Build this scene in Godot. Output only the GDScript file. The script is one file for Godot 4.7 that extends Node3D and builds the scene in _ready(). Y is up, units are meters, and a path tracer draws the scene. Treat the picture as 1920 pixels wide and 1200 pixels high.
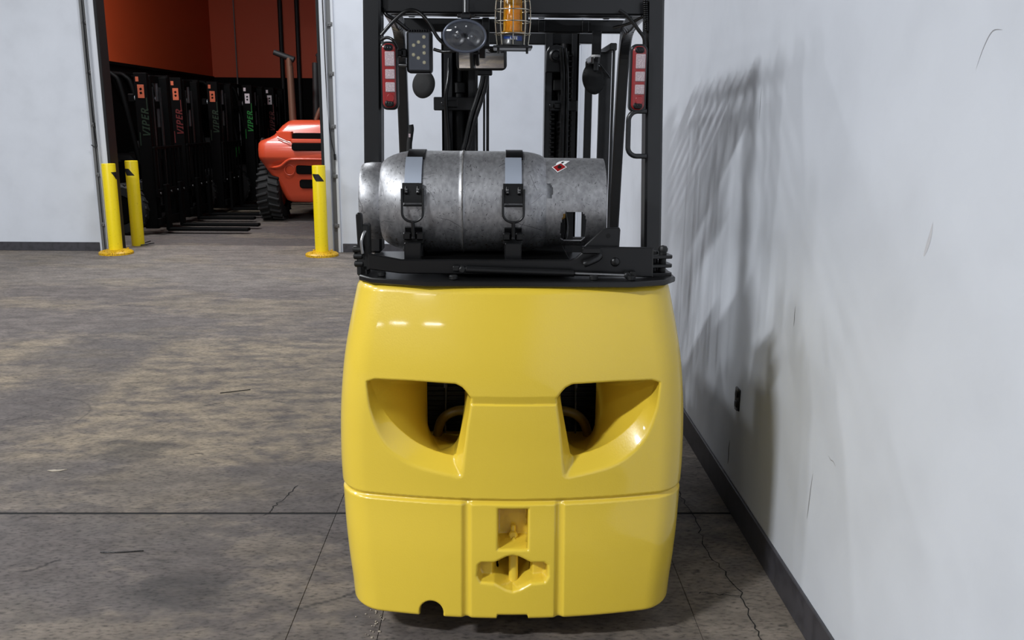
extends Node3D
# A yellow forklift seen from behind beside a white warehouse wall; a doorway to a dark storeroom on the left.
# x right, y up, z towards the viewer; metres; the floor is y = 0.

const CX := 0.058            # middle plane of the yellow forklift
var M := {}                  # materials
var used := {}               # names taken at top level
var rng := RandomNumberGenerator.new()

# ---------------------------------------------------------------- mesh kit
class Kit:
	var v := PackedVector3Array()
	var n := PackedVector3Array()
	var uv := PackedVector2Array()
	var has_uv := false

	func tri(a: Vector3, b: Vector3, c: Vector3, na: Vector3, nb: Vector3, nc: Vector3, ua := Vector2(), ub := Vector2(), uc := Vector2()) -> void:
		if (b - a).cross(c - a).dot(na + nb + nc) > 0.0:
			var t := b; b = c; c = t
			t = nb; nb = nc; nc = t
			var w := ub; ub = uc; uc = w
		v.append(a); v.append(b); v.append(c)
		n.append(na); n.append(nb); n.append(nc)
		uv.append(ua); uv.append(ub); uv.append(uc)

	func quad(a: Vector3, b: Vector3, c: Vector3, d: Vector3, na: Vector3, nb := Vector3.ZERO, nc := Vector3.ZERO, nd := Vector3.ZERO) -> void:
		if nb == Vector3.ZERO:
			nb = na; nc = na; nd = na
		tri(a, b, c, na, nb, nc)
		tri(a, c, d, na, nc, nd)

	func flat_quad(a: Vector3, b: Vector3, c: Vector3, d: Vector3, out: Vector3) -> void:
		var f := (b - a).cross(c - a).normalized()
		if f.dot(out) < 0.0:
			f = -f
		quad(a, b, c, d, f)

	# a quad that carries 0..1 texture coordinates, u along a-b, v along a-d
	func print_quad(a: Vector3, b: Vector3, c: Vector3, d: Vector3, nn: Vector3) -> void:
		has_uv = true
		tri(a, b, c, nn, nn, nn, Vector2(0, 0), Vector2(1, 0), Vector2(1, 1))
		tri(a, c, d, nn, nn, nn, Vector2(0, 0), Vector2(1, 1), Vector2(0, 1))

	# chamfered box: centre, size, chamfer, turn
	func box(c: Vector3, s: Vector3, ch := 0.004, b := Basis()) -> void:
		var h := s / 2.0
		ch = minf(ch, minf(h.x, minf(h.y, h.z)) * 0.9)
		var q := func(x: float, y: float, z: float) -> Vector3: return c + b * Vector3(x, y, z)
		var i := h - Vector3(ch, ch, ch)
		for g in [-1.0, 1.0]:
			quad(q.call(g * h.x, -i.y, -i.z), q.call(g * h.x, i.y, -i.z), q.call(g * h.x, i.y, i.z), q.call(g * h.x, -i.y, i.z), b * Vector3(g, 0, 0))
			quad(q.call(-i.x, g * h.y, -i.z), q.call(i.x, g * h.y, -i.z), q.call(i.x, g * h.y, i.z), q.call(-i.x, g * h.y, i.z), b * Vector3(0, g, 0))
			quad(q.call(-i.x, -i.y, g * h.z), q.call(i.x, -i.y, g * h.z), q.call(i.x, i.y, g * h.z), q.call(-i.x, i.y, g * h.z), b * Vector3(0, 0, g))
			for k in [-1.0, 1.0]:
				quad(q.call(g * h.x, k * i.y, -i.z), q.call(g * h.x, k * i.y, i.z), q.call(g * i.x, k * h.y, i.z), q.call(g * i.x, k * h.y, -i.z), (b * Vector3(g, k, 0)).normalized())
				quad(q.call(g * h.x, -i.y, k * i.z), q.call(g * h.x, i.y, k * i.z), q.call(g * i.x, i.y, k * h.z), q.call(g * i.x, -i.y, k * h.z), (b * Vector3(g, 0, k)).normalized())
				quad(q.call(-i.x, g * h.y, k * i.z), q.call(i.x, g * h.y, k * i.z), q.call(i.x, g * i.y, k * h.z), q.call(-i.x, g * i.y, k * h.z), (b * Vector3(0, g, k)).normalized())
				for m in [-1.0, 1.0]:
					var nn := (b * Vector3(g, k, m)).normalized()
					tri(q.call(g * h.x, k * i.y, m * i.z), q.call(g * i.x, k * h.y, m * i.z), q.call(g * i.x, k * i.y, m * h.z), nn, nn, nn)

	# a bar of rectangular section from a to b; up hints the section's second side
	func bar(a: Vector3, b: Vector3, w: float, h: float, up := Vector3.UP, ch := 0.004) -> void:
		var z := (b - a).normalized()
		var x := up.cross(z).normalized()
		box((a + b) / 2.0, Vector3(w, h, (b - a).length()), ch, Basis(x, z.cross(x), z))

	# round tube along points, ends closed
	func tube(p: Array, r: float, sides := 12, r_end := -1.0) -> void:
		var rings := []
		var norms := []
		var up := Vector3.UP
		for i in p.size():
			var t: Vector3 = (p[mini(i + 1, p.size() - 1)] - p[maxi(i - 1, 0)]).normalized()
			if i == 0:
				up = Vector3.RIGHT if absf(t.y) > 0.9 else Vector3.UP
			var x := up.cross(t).normalized()
			up = t.cross(x)
			var rr := r if r_end < 0.0 else lerpf(r, r_end, float(i) / (p.size() - 1))
			var ring := PackedVector3Array()
			var nn := PackedVector3Array()
			for k in sides:
				var a := TAU * k / sides
				var d := x * cos(a) + up * sin(a)
				ring.append(p[i] + d * rr)
				nn.append(d)
			rings.append(ring); norms.append(nn)
		for i in p.size() - 1:
			for k in sides:
				var l := (k + 1) % sides
				quad(rings[i][k], rings[i][l], rings[i + 1][l], rings[i + 1][k], norms[i][k], norms[i][l], norms[i + 1][l], norms[i + 1][k])
		var e := (p[0] as Vector3).direction_to(p[1])
		var f := (p[-2] as Vector3).direction_to(p[-1])
		for k in sides:
			var l := (k + 1) % sides
			tri(p[0], rings[0][k], rings[0][l], -e, -e, -e)
			tri(p[-1], rings[-1][k], rings[-1][l], f, f, f)

	# profile of (radius, height) turned about the axis from o along up
	func lathe(prof: Array, o: Vector3, up := Vector3.UP, sides := 24, smooth := 40.0) -> void:
		var x := up.cross(Vector3.RIGHT if absf(up.x) < 0.9 else Vector3.UP).normalized()
		var z := x.cross(up)
		var lim := cos(deg_to_rad(smooth))
		var segn := []
		for i in prof.size() - 1:
			var d: Vector2 = (prof[i + 1] - prof[i]).normalized()
			segn.append(Vector2(d.y, -d.x))
		for i in prof.size() - 1:
			var n0: Vector2 = segn[i]
			var n1: Vector2 = segn[i]
			if i > 0 and segn[i - 1].dot(segn[i]) > lim:
				n0 = (segn[i - 1] + segn[i]).normalized()
			if i < prof.size() - 2 and segn[i + 1].dot(segn[i]) > lim:
				n1 = (segn[i + 1] + segn[i]).normalized()
			for k in sides:
				var a := TAU * k / sides
				var b := TAU * (k + 1) / sides
				var da := x * cos(a) + z * sin(a)
				var db := x * cos(b) + z * sin(b)
				var p0: Vector2 = prof[i]
				var p1: Vector2 = prof[i + 1]
				var a0 := o + da * p0.x + up * p0.y
				var b0 := o + db * p0.x + up * p0.y
				var a1 := o + da * p1.x + up * p1.y
				var b1 := o + db * p1.x + up * p1.y
				if p0.x > 1e-5:
					tri(a0, b0, b1, da * n0.x + up * n0.y, db * n0.x + up * n0.y, db * n1.x + up * n1.y)
				if p1.x > 1e-5:
					tri(a0, b1, a1, da * n0.x + up * n0.y, db * n1.x + up * n1.y, da * n1.x + up * n1.y)

	func cyl(a: Vector3, b: Vector3, r: float, sides := 20, ch := 0.002, r2 := -1.0) -> void:
		var l := a.distance_to(b)
		var q := r if r2 < 0.0 else r2
		lathe([Vector2(0, 0), Vector2(r - ch, 0), Vector2(r, ch), Vector2(q, l - ch), Vector2(q - ch, l), Vector2(0, l)], a, a.direction_to(b), sides)

	# outline (x, y) pushed from z0 to z1 in the frame of t, edges chamfered
	func prism(poly: PackedVector2Array, z0: float, z1: float, t := Transform3D(), ch := 0.003) -> void:
		if Geometry2D.is_polygon_clockwise(poly):
			poly = poly.duplicate()
			poly.reverse()
		var c := poly.size()
		var en := []
		for i in c:
			var d := (poly[(i + 1) % c] - poly[i]).normalized()
			en.append(Vector2(d.y, -d.x))
		var inner := PackedVector2Array()
		for i in c:
			var m: Vector2 = (en[i] + en[(i + c - 1) % c]).normalized()
			inner.append(poly[i] - m * (ch / maxf(0.35, m.dot(en[i]))))
		var q := func(p: Vector2, z: float) -> Vector3: return t * Vector3(p.x, p.y, z)
		var dz := signf(z1 - z0) * ch
		for i in c:
			var j := (i + 1) % c
			var e: Vector2 = en[i]
			var ei := e
			var ej := e
			if e.dot(en[(i + c - 1) % c]) > 0.8:
				ei = (e + en[(i + c - 1) % c]).normalized()
			if e.dot(en[j]) > 0.8:
				ej = (e + en[j]).normalized()
			var ni := t.basis * Vector3(ei.x, ei.y, 0)
			var nj := t.basis * Vector3(ej.x, ej.y, 0)
			quad(q.call(poly[i], z0 + dz), q.call(poly[j], z0 + dz), q.call(poly[j], z1 - dz), q.call(poly[i], z1 - dz), ni, nj, nj, ni)
			var f := t.basis.z * signf(z1 - z0)
			quad(q.call(poly[i], z1 - dz), q.call(poly[j], z1 - dz), q.call(inner[j], z1), q.call(inner[i], z1), (ni + f).normalized(), (nj + f).normalized(), (nj + f).normalized(), (ni + f).normalized())
			quad(q.call(poly[i], z0 + dz), q.call(poly[j], z0 + dz), q.call(inner[j], z0), q.call(inner[i], z0), (ni - f).normalized(), (nj - f).normalized(), (nj - f).normalized(), (ni - f).normalized())
		var idx := Geometry2D.triangulate_polygon(inner)
		var ff := t.basis.z.normalized() * signf(z1 - z0)
		for i in range(0, idx.size(), 3):
			tri(q.call(inner[idx[i]], z1), q.call(inner[idx[i + 1]], z1), q.call(inner[idx[i + 2]], z1), ff, ff, ff)
			tri(q.call(inner[idx[i]], z0), q.call(inner[idx[i + 1]], z0), q.call(inner[idx[i + 2]], z0), -ff, -ff, -ff)

	func torus(o: Vector3, axis: Vector3, big: float, r: float, from := 0.0, to := TAU, segs := 32, sides := 10, sx := 1.0, start := Vector3.ZERO) -> void:
		var x := start.normalized() if start != Vector3.ZERO else axis.cross(Vector3.UP if absf(axis.y) < 0.9 else Vector3.RIGHT).normalized()
		var y := axis.cross(x)
		var pts := []
		for i in segs + 1:
			var a := lerpf(from, to, float(i) / segs)
			pts.append(o + x * cos(a) * big * sx + y * sin(a) * big)
		tube(pts, r, sides)

	# grid of points (rows of equal length) drawn as a smooth sheet
	func sheet(rows: Array, toward: Vector3, centre := Vector3.INF) -> void:
		var h := rows.size()
		var w: int = rows[0].size()
		var nn := []
		for j in h:
			var line := PackedVector3Array()
			for i in w:
				var du: Vector3 = rows[j][mini(i + 1, w - 1)] - rows[j][maxi(i - 1, 0)]
				var dv: Vector3 = rows[mini(j + 1, h - 1)][i] - rows[maxi(j - 1, 0)][i]
				var d := du.cross(dv).normalized()
				var out: Vector3 = toward if centre == Vector3.INF else rows[j][i] - centre
				line.append(d if d.dot(out) >= 0.0 else -d)
			nn.append(line)
		for j in h - 1:
			for i in w - 1:
				quad(rows[j][i], rows[j][i + 1], rows[j + 1][i + 1], rows[j + 1][i], nn[j][i], nn[j][i + 1], nn[j + 1][i + 1], nn[j + 1][i])

	func mesh(off: Vector3) -> ArrayMesh:
		var a := []
		a.resize(Mesh.ARRAY_MAX)
		var w := v.duplicate()
		for i in w.size():
			w[i] -= off
		a[Mesh.ARRAY_VERTEX] = w
		a[Mesh.ARRAY_NORMAL] = n
		if has_uv:
			a[Mesh.ARRAY_TEX_UV] = uv
		var m := ArrayMesh.new()
		m.add_surface_from_arrays(Mesh.PRIMITIVE_TRIANGLES, a)
		return m

static func rrect(w: float, h: float, r: float, seg := 5, c := Vector2()) -> PackedVector2Array:
	var o := PackedVector2Array()
	for k in 4:
		var m: Vector2 = Vector2(w / 2 - r, h / 2 - r) * [Vector2(1, 1), Vector2(-1, 1), Vector2(-1, -1), Vector2(1, -1)][k]
		for i in seg + 1:
			var a: float = PI / 2 * (k + float(i) / seg)
			o.append(c + m + Vector2(cos(a), sin(a)) * r)
	return o

static func oval(w: float, h: float, seg := 40, c := Vector2()) -> PackedVector2Array:
	var o := PackedVector2Array()
	for i in seg:
		o.append(c + Vector2(cos(TAU * i / seg) * w / 2, sin(TAU * i / seg) * h / 2))
	return o

static func curve(p: Array, per := 6) -> Array:      # Catmull-Rom through the points
	var o := []
	for i in p.size() - 1:
		var a: Vector3 = p[maxi(i - 1, 0)]
		var b: Vector3 = p[i]
		var c: Vector3 = p[i + 1]
		var d: Vector3 = p[mini(i + 2, p.size() - 1)]
		for k in per:
			o.append(b.cubic_interpolate(c, a, d, float(k) / per))
	o.append(p[-1])
	return o

# ---------------------------------------------------------------- naming and placing
func numbered(called: String) -> String:
	used[called] = used.get(called, -1) + 1
	return called if used[called] == 0 else "%s_%03d" % [called, used[called]]

func tag(o: Node3D, label: String, category: String, group := "") -> void:
	o.set_meta("label", label)
	o.set_meta("category", category)
	if group:
		o.set_meta("group", group)

func thing(called: String, label: String, category: String, at: Vector3, group := "") -> Node3D:
	var o := Node3D.new()
	o.name = numbered(called)
	add_child(o)
	o.position = at
	tag(o, label, category, group)
	return o

func origin_of(p: Node3D) -> Vector3:
	var s := Vector3.ZERO
	var q: Node = p
	while q is Node3D and q != self:
		s += (q as Node3D).position
		q = q.get_parent()
	return s

func put(called: String, k: Kit, m: Material, parent: Node3D, label := "") -> MeshInstance3D:
	var o := MeshInstance3D.new()
	o.name = called
	o.mesh = k.mesh(origin_of(parent))
	o.material_override = m
	parent.add_child(o, true)
	if label:
		o.set_meta("label", label)
	return o

func struct(called: String, k: Kit, m: Material, label := "") -> MeshInstance3D:
	var o := MeshInstance3D.new()
	o.name = numbered(called)
	o.mesh = k.mesh(Vector3.ZERO)
	o.material_override = m
	add_child(o, true)
	o.set_meta("kind", "structure")
	if label:
		o.set_meta("label", label)
	return o

func solo(called: String, k: Kit, m: Material, label: String, category: String, at: Vector3, group := "") -> MeshInstance3D:
	var o := MeshInstance3D.new()
	o.name = numbered(called)
	o.mesh = k.mesh(at)
	o.position = at
	o.material_override = m
	add_child(o, true)
	tag(o, label, category, group)
	return o

# ---------------------------------------------------------------- materials
func mat(c: Color, rough := 0.5, metal := 0.0) -> StandardMaterial3D:
	var m := StandardMaterial3D.new()
	m.albedo_color = c
	m.roughness = rough
	m.metallic = metal
	return m

func noise(f: float, oct := 4, seed_ := 1, kind := FastNoiseLite.TYPE_SIMPLEX_SMOOTH) -> FastNoiseLite:
	var n := FastNoiseLite.new()
	n.noise_type = kind
	n.frequency = f
	n.seed = seed_
	n.fractal_octaves = oct
	return n

func noise_tex(n: FastNoiseLite, size: int, ramp: Array = [], as_normal := false, bump := 4.0) -> NoiseTexture2D:
	var t := NoiseTexture2D.new()
	t.width = size
	t.height = size
	t.seamless = true
	t.noise = n
	t.as_normal_map = as_normal
	t.bump_strength = bump
	if ramp:
		var g := Gradient.new()
		var offs := PackedFloat32Array()
		var cols := PackedColorArray()
		for r in ramp:
			offs.append(r[0])
			cols.append(r[1])
		g.offsets = offs
		g.colors = cols
		t.color_ramp = g
	return t

func grey(x: float) -> Color:
	return Color(x, x, x)

func make_materials() -> void:
	M.wall = mat(Color(0.83, 0.845, 0.875), 0.55)
	M.wall.albedo_texture = noise_tex(noise(0.012, 4, 3), 512, [[0.0, grey(0.955)], [0.5, grey(0.985)], [1.0, grey(1.0)]])
	M.wall.uv1_triplanar = true
	M.wall.uv1_world_triplanar = true
	M.wall.uv1_scale = Vector3.ONE * 0.35
	M.ceiling = mat(Color(0.32, 0.32, 0.33), 0.8)
	M.far_wall = mat(Color(0.45, 0.45, 0.46), 0.7)
	M.base = mat(Color(0.265, 0.26, 0.28), 0.45)
	M.base.albedo_texture = noise_tex(noise(0.03, 4, 9), 256, [[0.0, grey(0.75)], [0.5, grey(0.95)], [1.0, grey(1.0)]])
	M.base.uv1_triplanar = true
	M.base.uv1_scale = Vector3.ONE * 1.5
	M.orange_wall = mat(Color(0.74, 0.27, 0.10), 0.6)
	M.dado = mat(Color(0.02, 0.018, 0.018), 0.7)
	M.dado.metallic_specular = 0.2
	M.jamb = mat(Color(0.10, 0.075, 0.07), 0.6)
	M.white_steel = mat(Color(0.80, 0.81, 0.83), 0.4)
	M.grey_steel = mat(Color(0.42, 0.42, 0.42), 0.5)
	M.dark_gap = mat(Color(0.03, 0.03, 0.03), 0.9)

	# concrete: fine streaky tile x broad stains and one painted lit strip
	var c := mat(Color(1, 1, 1), 0.62)
	c.albedo_texture = noise_tex(crisp(0.06, 21), 1024, [[0.0, grey(0.45)], [0.22, grey(0.70)], [0.36, grey(0.87)], [0.6, grey(0.96)], [1.0, grey(1.0)]])
	c.roughness_texture = noise_tex(noise(0.012, 5, 5), 512, [[0.0, grey(0.72)], [1.0, grey(0.95)]])
	c.roughness = 1.0
	c.heightmap_enabled = true
	c.heightmap_scale = 0.2
	c.heightmap_texture = c.albedo_texture
	c.detail_enabled = true
	c.detail_blend_mode = BaseMaterial3D.BLEND_MODE_MUL
	c.detail_uv_layer = BaseMaterial3D.DETAIL_UV_2
	c.detail_albedo = stain_and_light_map()
	c.uv1_scale = Vector3(0.42, 0.95, 1)
	M.concrete = c

	M.yellow = mat(Color(0.89, 0.765, 0.235), 0.34)
	M.yellow.clearcoat_enabled = true
	M.yellow.clearcoat = 0.8
	M.yellow.clearcoat_roughness = 0.07
	M.yellow.normal_enabled = true
	M.yellow.normal_texture = noise_tex(noise(0.09, 3, 8), 512, [], true, 2.0)
	M.yellow.normal_scale = 0.16
	M.yellow.uv1_triplanar = true
	M.yellow.uv1_scale = Vector3.ONE * 3.0
	M.bollard = mat(Color(0.96, 0.85, 0.07), 0.38)
	M.bollard.albedo_texture = noise_tex(noise(0.03, 5, 31), 512, [[0.0, Color(0.45, 0.36, 0.22)], [0.10, Color(0.8, 0.75, 0.6)], [0.17, Color.WHITE], [1.0, Color.WHITE]])
	M.bollard.uv1_triplanar = true
	M.bollard.uv1_scale = Vector3.ONE * 2.5
	M.worn_flange = mat(Color(0.88, 0.70, 0.06), 0.45)
	M.worn_flange.albedo_texture = noise_tex(noise(0.05, 5, 32), 256, [[0.0, Color(0.35, 0.25, 0.15)], [0.36, Color(0.7, 0.6, 0.45)], [0.45, Color.WHITE], [1.0, Color.WHITE]])
	M.worn_flange.uv1_triplanar = true
	M.worn_flange.uv1_scale = Vector3.ONE * 5.0
	M.black = mat(Color(0.082, 0.085, 0.094), 0.36)
	M.black.clearcoat_enabled = true
	M.black.clearcoat = 0.3
	M.black.clearcoat_roughness = 0.2
	M.black_flat = mat(Color(0.06, 0.06, 0.063), 0.6)
	M.soot = mat(Color(0.035, 0.035, 0.037), 0.5)
	M.bracket = mat(Color(0.047, 0.047, 0.051), 0.34)
	M.row = mat(Color(0.022, 0.022, 0.023), 0.6)
	M.row.metallic_specular = 0.2
	M.rubber = mat(Color(0.07, 0.07, 0.072), 0.75)
	M.cable = mat(Color(0.045, 0.045, 0.05), 0.27)
	M.steel = mat(Color(0.62, 0.62, 0.62), 0.3, 0.9)
	M.bright = mat(Color(0.78, 0.76, 0.70), 0.25, 1.0)
	M.strap_steel = mat(Color(0.66, 0.69, 0.74), 0.5, 0.55)
	M.brass = mat(Color(0.55, 0.42, 0.18), 0.4, 0.8)
	M.red_lens = mat(Color(0.56, 0.035, 0.05), 0.15)
	M.red_lens.clearcoat_enabled = true
	M.clear_cap = mat(Color(0.75, 0.76, 0.78), 0.15, 0.6)
	M.reflector = mat(Color(0.86, 0.78, 0.80), 0.35)
	M.reflector.albedo_texture = noise_tex(noise(0.09, 2, 4, FastNoiseLite.TYPE_CELLULAR), 128, [[0.0, grey(0.7)], [1.0, grey(1.0)]])
	M.reflector.uv1_triplanar = true
	M.reflector.uv1_scale = Vector3.ONE * 20.0
	M.amber = mat(Color(1.0, 0.74, 0.16, 0.15), 0.12)
	M.amber.refraction_enabled = true
	M.amber.refraction_scale = 0.05
	M.amber_core = mat(Color(1.0, 0.78, 0.25), 0.3)
	M.glass = mat(Color(0.75, 0.78, 0.85, 0.05), 0.06)
	M.glass.transparency = BaseMaterial3D.TRANSPARENCY_ALPHA
	M.lamp_back = mat(Color(0.085, 0.09, 0.11), 0.35, 0.2)
	M.led = mat(Color(0.78, 0.74, 0.58), 0.25)
	M.bezel = mat(Color(0.33, 0.35, 0.40), 0.3, 0.3)
	M.mirror_glass = mat(Color(0.85, 0.85, 0.85), 0.04, 1.0)
	M.blue = mat(Color(0.08, 0.22, 0.50), 0.3)
	M.white = mat(Color(0.90, 0.90, 0.90), 0.4)
	M.hose_tan = mat(Color(0.60, 0.50, 0.22), 0.4)
	M.orange = mat(Color(0.83, 0.31, 0.19), 0.35)
	M.orange.clearcoat_enabled = true
	M.orange.clearcoat = 0.5
	M.orange.clearcoat_roughness = 0.15
	M.sticker_orange = mat(Color(0.70, 0.34, 0.22), 0.6)
	M.dull_rod = mat(Color(0.35, 0.35, 0.36), 0.35, 0.8)
	M.sticker_white = mat(Color(0.88, 0.84, 0.86), 0.5)
	M.letter_green = mat(Color(0.04, 0.45, 0.13), 0.5)
	M.letter_red = mat(Color(0.32, 0.04, 0.035), 0.6)
	M.letter_dark_green = mat(Color(0.03, 0.13, 0.045), 0.6)
	M.exhaust = mat(Color(0.42, 0.30, 0.24), 0.45, 0.4)
	M.dust = mat(Color(0.62, 0.58, 0.52), 0.8)
	M.fork = mat(Color(0.05, 0.05, 0.05), 0.45)

	var t := mat(Color(0.77, 0.77, 0.78), 0.46, 0.85)
	t.albedo_texture = tank_map()
	t.heightmap_enabled = true
	t.heightmap_scale = 0.03
	t.heightmap_texture = t.albedo_texture
	M.tank = t
	var tc := mat(Color(0.46, 0.45, 0.44), 0.6, 0.4)
	tc.albedo_texture = noise_tex(noise(0.02, 5, 77), 512, [[0.0, grey(0.35)], [0.35, grey(0.75)], [0.5, grey(0.95)], [1.0, grey(1.0)]])
	tc.uv1_triplanar = true
	tc.uv1_scale = Vector3.ONE * 3.0
	M.tank_plain = tc

func crisp(f: float, seed_: int) -> FastNoiseLite:
	var n := noise(f, 6, seed_)
	n.fractal_gain = 0.62
	return n

# broad stains of the concrete, with a lit strip painted in, 10 m x 11 m, one pixel a centimetre
func stain_and_light_map() -> ImageTexture:
	var w := 1024
	var im := Image.create(w, w, false, Image.FORMAT_RGB8)
	var a := noise(1.0, 5, 61)
	var b := noise(1.0, 5, 62)
	var g := noise(1.0, 4, 63)
	var purple := Color(0.430, 0.395, 0.378)
	var dark := Color(0.345, 0.320, 0.312)
	var tan_ := Color(0.545, 0.492, 0.420)
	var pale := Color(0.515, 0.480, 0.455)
	for j in w:
		var z := -11.0 + 11.0 * (j + 0.5) / w
		for i in w:
			var x := -8.0 + 10.0 * (i + 0.5) / w
			var wob := 0.35 * a.get_noise_2d(x * 0.7, z * 1.1)
			var fine := b.get_noise_2d(x * 2.2 + wob, z * 5.0)
			var fine2 := g.get_noise_2d(x * 7.0, z * 13.0)
			# the dusty patch left of the truck, a darker wheel lane on its left, dust again beyond
			var band := smoothstep(-3.82, -3.95, z + wob * 0.5) * smoothstep(-6.5, -5.9, z + wob)
			var lane := smoothstep(-2.22, -2.42, x + wob * 0.4) * smoothstep(-3.2, -2.85, x + wob) * smoothstep(-7.0, -6.2, z)
			var dust := clampf(band * (1.0 - lane) * (0.72 + 0.9 * fine + 0.5 * fine2), 0.0, 1.0)
			var c := purple.lerp(tan_, dust)
			c = c.lerp(tan_, 0.55 * smoothstep(0.02, 0.4, a.get_noise_2d(x * 0.5 + 9.0, z * 0.9) + 0.3 * fine))
			c = c.lerp(pale, 0.85 * smoothstep(-7.9, -8.5, z + wob))
			c = c.lerp(dark, clampf(0.62 * smoothstep(-3.95, -3.8, z + wob * 0.5) * (0.9 + 0.8 * fine), 0.0, 1.0))
			c = c.lerp(pale, 0.9 * smoothstep(0.64, 0.70, x + 0.03 * fine))  # lit floor along the right wall, painted into the colour
			c = c.lerp(dark, 0.6 * lane * (0.8 + fine))
			c = c.lerp(tan_, 0.4 * smoothstep(0.06, 0.4, b.get_noise_2d(x * 0.5 + 3.0, z * 0.9 + 5.0) + 0.25 * fine2))
			c = c.lerp(Color(0.2, 0.19, 0.19), 0.45 * smoothstep(0.24, 0.08, Vector2((x + 1.78) * 0.9, (z + 4.02) * 1.1).length() + wob * 0.3 + 0.1 * fine) + 0.4 * smoothstep(0.15, 0.04, Vector2((x + 1.05) * 0.7, z + 2.75).length() + wob * 0.3))
			c = c * (0.95 + 0.16 * fine + 0.14 * fine2)
			im.set_pixel(i, j, c)
	# scuffs and pits
	var r := RandomNumberGenerator.new()
	r.seed = 12
	for s in 420:
		var p := Vector2(r.randf() * w, w * (1.0 - 0.8 * pow(r.randf(), 1.3)))
		var d := Vector2.from_angle(0.25 * r.randfn())
		var f := r.randf_range(0.55, 0.85)
		for q in r.randi_range(1, 14 if s % 9 else 60):
			d = d.rotated(r.randf_range(-0.12, 0.12))
			p += d
			var x := clampi(int(p.x), 0, w - 1)
			var y := clampi(int(p.y), 0, w - 1)
			im.set_pixel(x, y, im.get_pixel(x, y) * f)
	return ImageTexture.create_from_image(im)

# scratched aluminium-painted steel: u along the cylinder, v round it
func tank_map() -> ImageTexture:
	var w := 1024
	var im := Image.create(w, w, false, Image.FORMAT_RGB8)
	var a := noise(0.012, 5, 41)
	var b := noise(0.05, 3, 42)
	var r := RandomNumberGenerator.new()
	r.seed = 5
	for j in w:
		for i in w:
			var k := 0.86 + 0.09 * a.get_noise_2d(i, j) + 0.10 * b.get_noise_2d(i, j * 0.7)
			var c := Color(k, k, k)
			im.set_pixel(i, j, c)
	for s in 3400:
		var p := Vector2(r.randf() * w, r.randf() * w)
		var d := Vector2.from_angle(r.randf() * TAU)
		var l := int(r.randf_range(2, 11) if s < 3330 else r.randf_range(30, 110))
		var bend := 0.5 if s < 3330 else 0.08
		var k := r.randf_range(0.25, 0.62)
		var c := Color(k, k, k) if r.randf() < 0.62 else Color(1, 1, 1)
		for q in l:
			d = d.rotated(r.randf_range(-bend, bend))
			p += d
			im.set_pixel(posmod(int(p.x), w), posmod(int(p.y), w), c)
			if s % 4 == 0:
				im.set_pixel(posmod(int(p.x) + 1, w), posmod(int(p.y), w), c)
	# rust flecks along the underside 
	for s in 260:
		var x := int(r.randf() * w)
		var y := int(w * (0.345 + 0.022 * r.randfn()))
		for k in r.randi_range(4, 26):
			im.set_pixel(posmod(x + r.randi_range(-3, 3), w), posmod(y + r.randi_range(-2, 2), w), Color(0.55, 0.38, 0.14).lerp(Color(0.25, 0.18, 0.1), r.randf()))
	return ImageTexture.create_from_image(im)

func _ready() -> void:
	rng.seed = 7
	# ------------------------------------------------------------ camera, sky, light, exposure
	var cam := Camera3D.new()
	cam.name = "camera"
	cam.fov = 39.966
	cam.near = 0.05
	cam.far = 80.0
	cam.position = Vector3(0, 1.58, 0)
	cam.basis = Basis(Vector3.UP, deg_to_rad(-1.17)) * Basis(Vector3.RIGHT, deg_to_rad(-12.9)) * Basis(Vector3.BACK, deg_to_rad(0.5))
	add_child(cam)
	var env := Environment.new()
	env.background_mode = Environment.BG_COLOR
	env.background_color = Color(0.02, 0.02, 0.025)
	env.tonemap_mode = Environment.TONE_MAPPER_LINEAR
	env.tonemap_exposure = 1.06
	env.sdfgi_enabled = true
	env.ssao_enabled = true
	env.ssil_enabled = true
	var we := WorldEnvironment.new()
	we.name = "environment"
	we.environment = env
	add_child(we)
	make_materials()
	# rows of ceiling fittings: [x, y, z, energy]
	for f in [[-1.6, 5.2, -8.0, 13.0, "farthest of the near row, over the doorway side"], [-6.0, 5.2, -6.6, 11.0, "in the near row, before the doorway"], [-5.6, 5.2, -4.2, 12.0, "in the near row, left of the yellow forklift"], [-5.2, 5.2, -1.8, 12.0, "in the near row, just ahead of the viewer"], [-4.6, 5.2, 1.5, 68.0, "in the near row, just behind the viewer"], [-3.8, 5.2, 5.0, 7.0, "in the near row, well behind the viewer"], [-4.4, 5.2, 8.0, 3.0, "in the near row, towards the rear wall"], [-4.9, 4.5, 11.2, 10.0, "at the rear end, near row"], [-9.4, 5.2, -6.2, 5.0, "over the left aisle, forward"], [-9.4, 5.2, 0.6, 12.0, "over the left aisle, level with the viewer"], [-7.4, 4.5, 11.2, 10.0, "at the rear end, left row"], [-9.6, 4.4, 11.6, 8.0, "at the rear end, leftmost"]]:
		ceiling_light(Vector3(f[0], f[1], f[2]), f[3], "white linear lamp under the warehouse ceiling, " + f[4])
	ceiling_light(Vector3(-4.5, 4.9, -11.6), 17.0, "white linear lamp hanging just inside the dark storeroom")
	build_room()
	build_storeroom()
	build_bollards()
	build_forklift()
	build_cylinder()
	build_row()
	build_orange()
	build_small()

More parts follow.
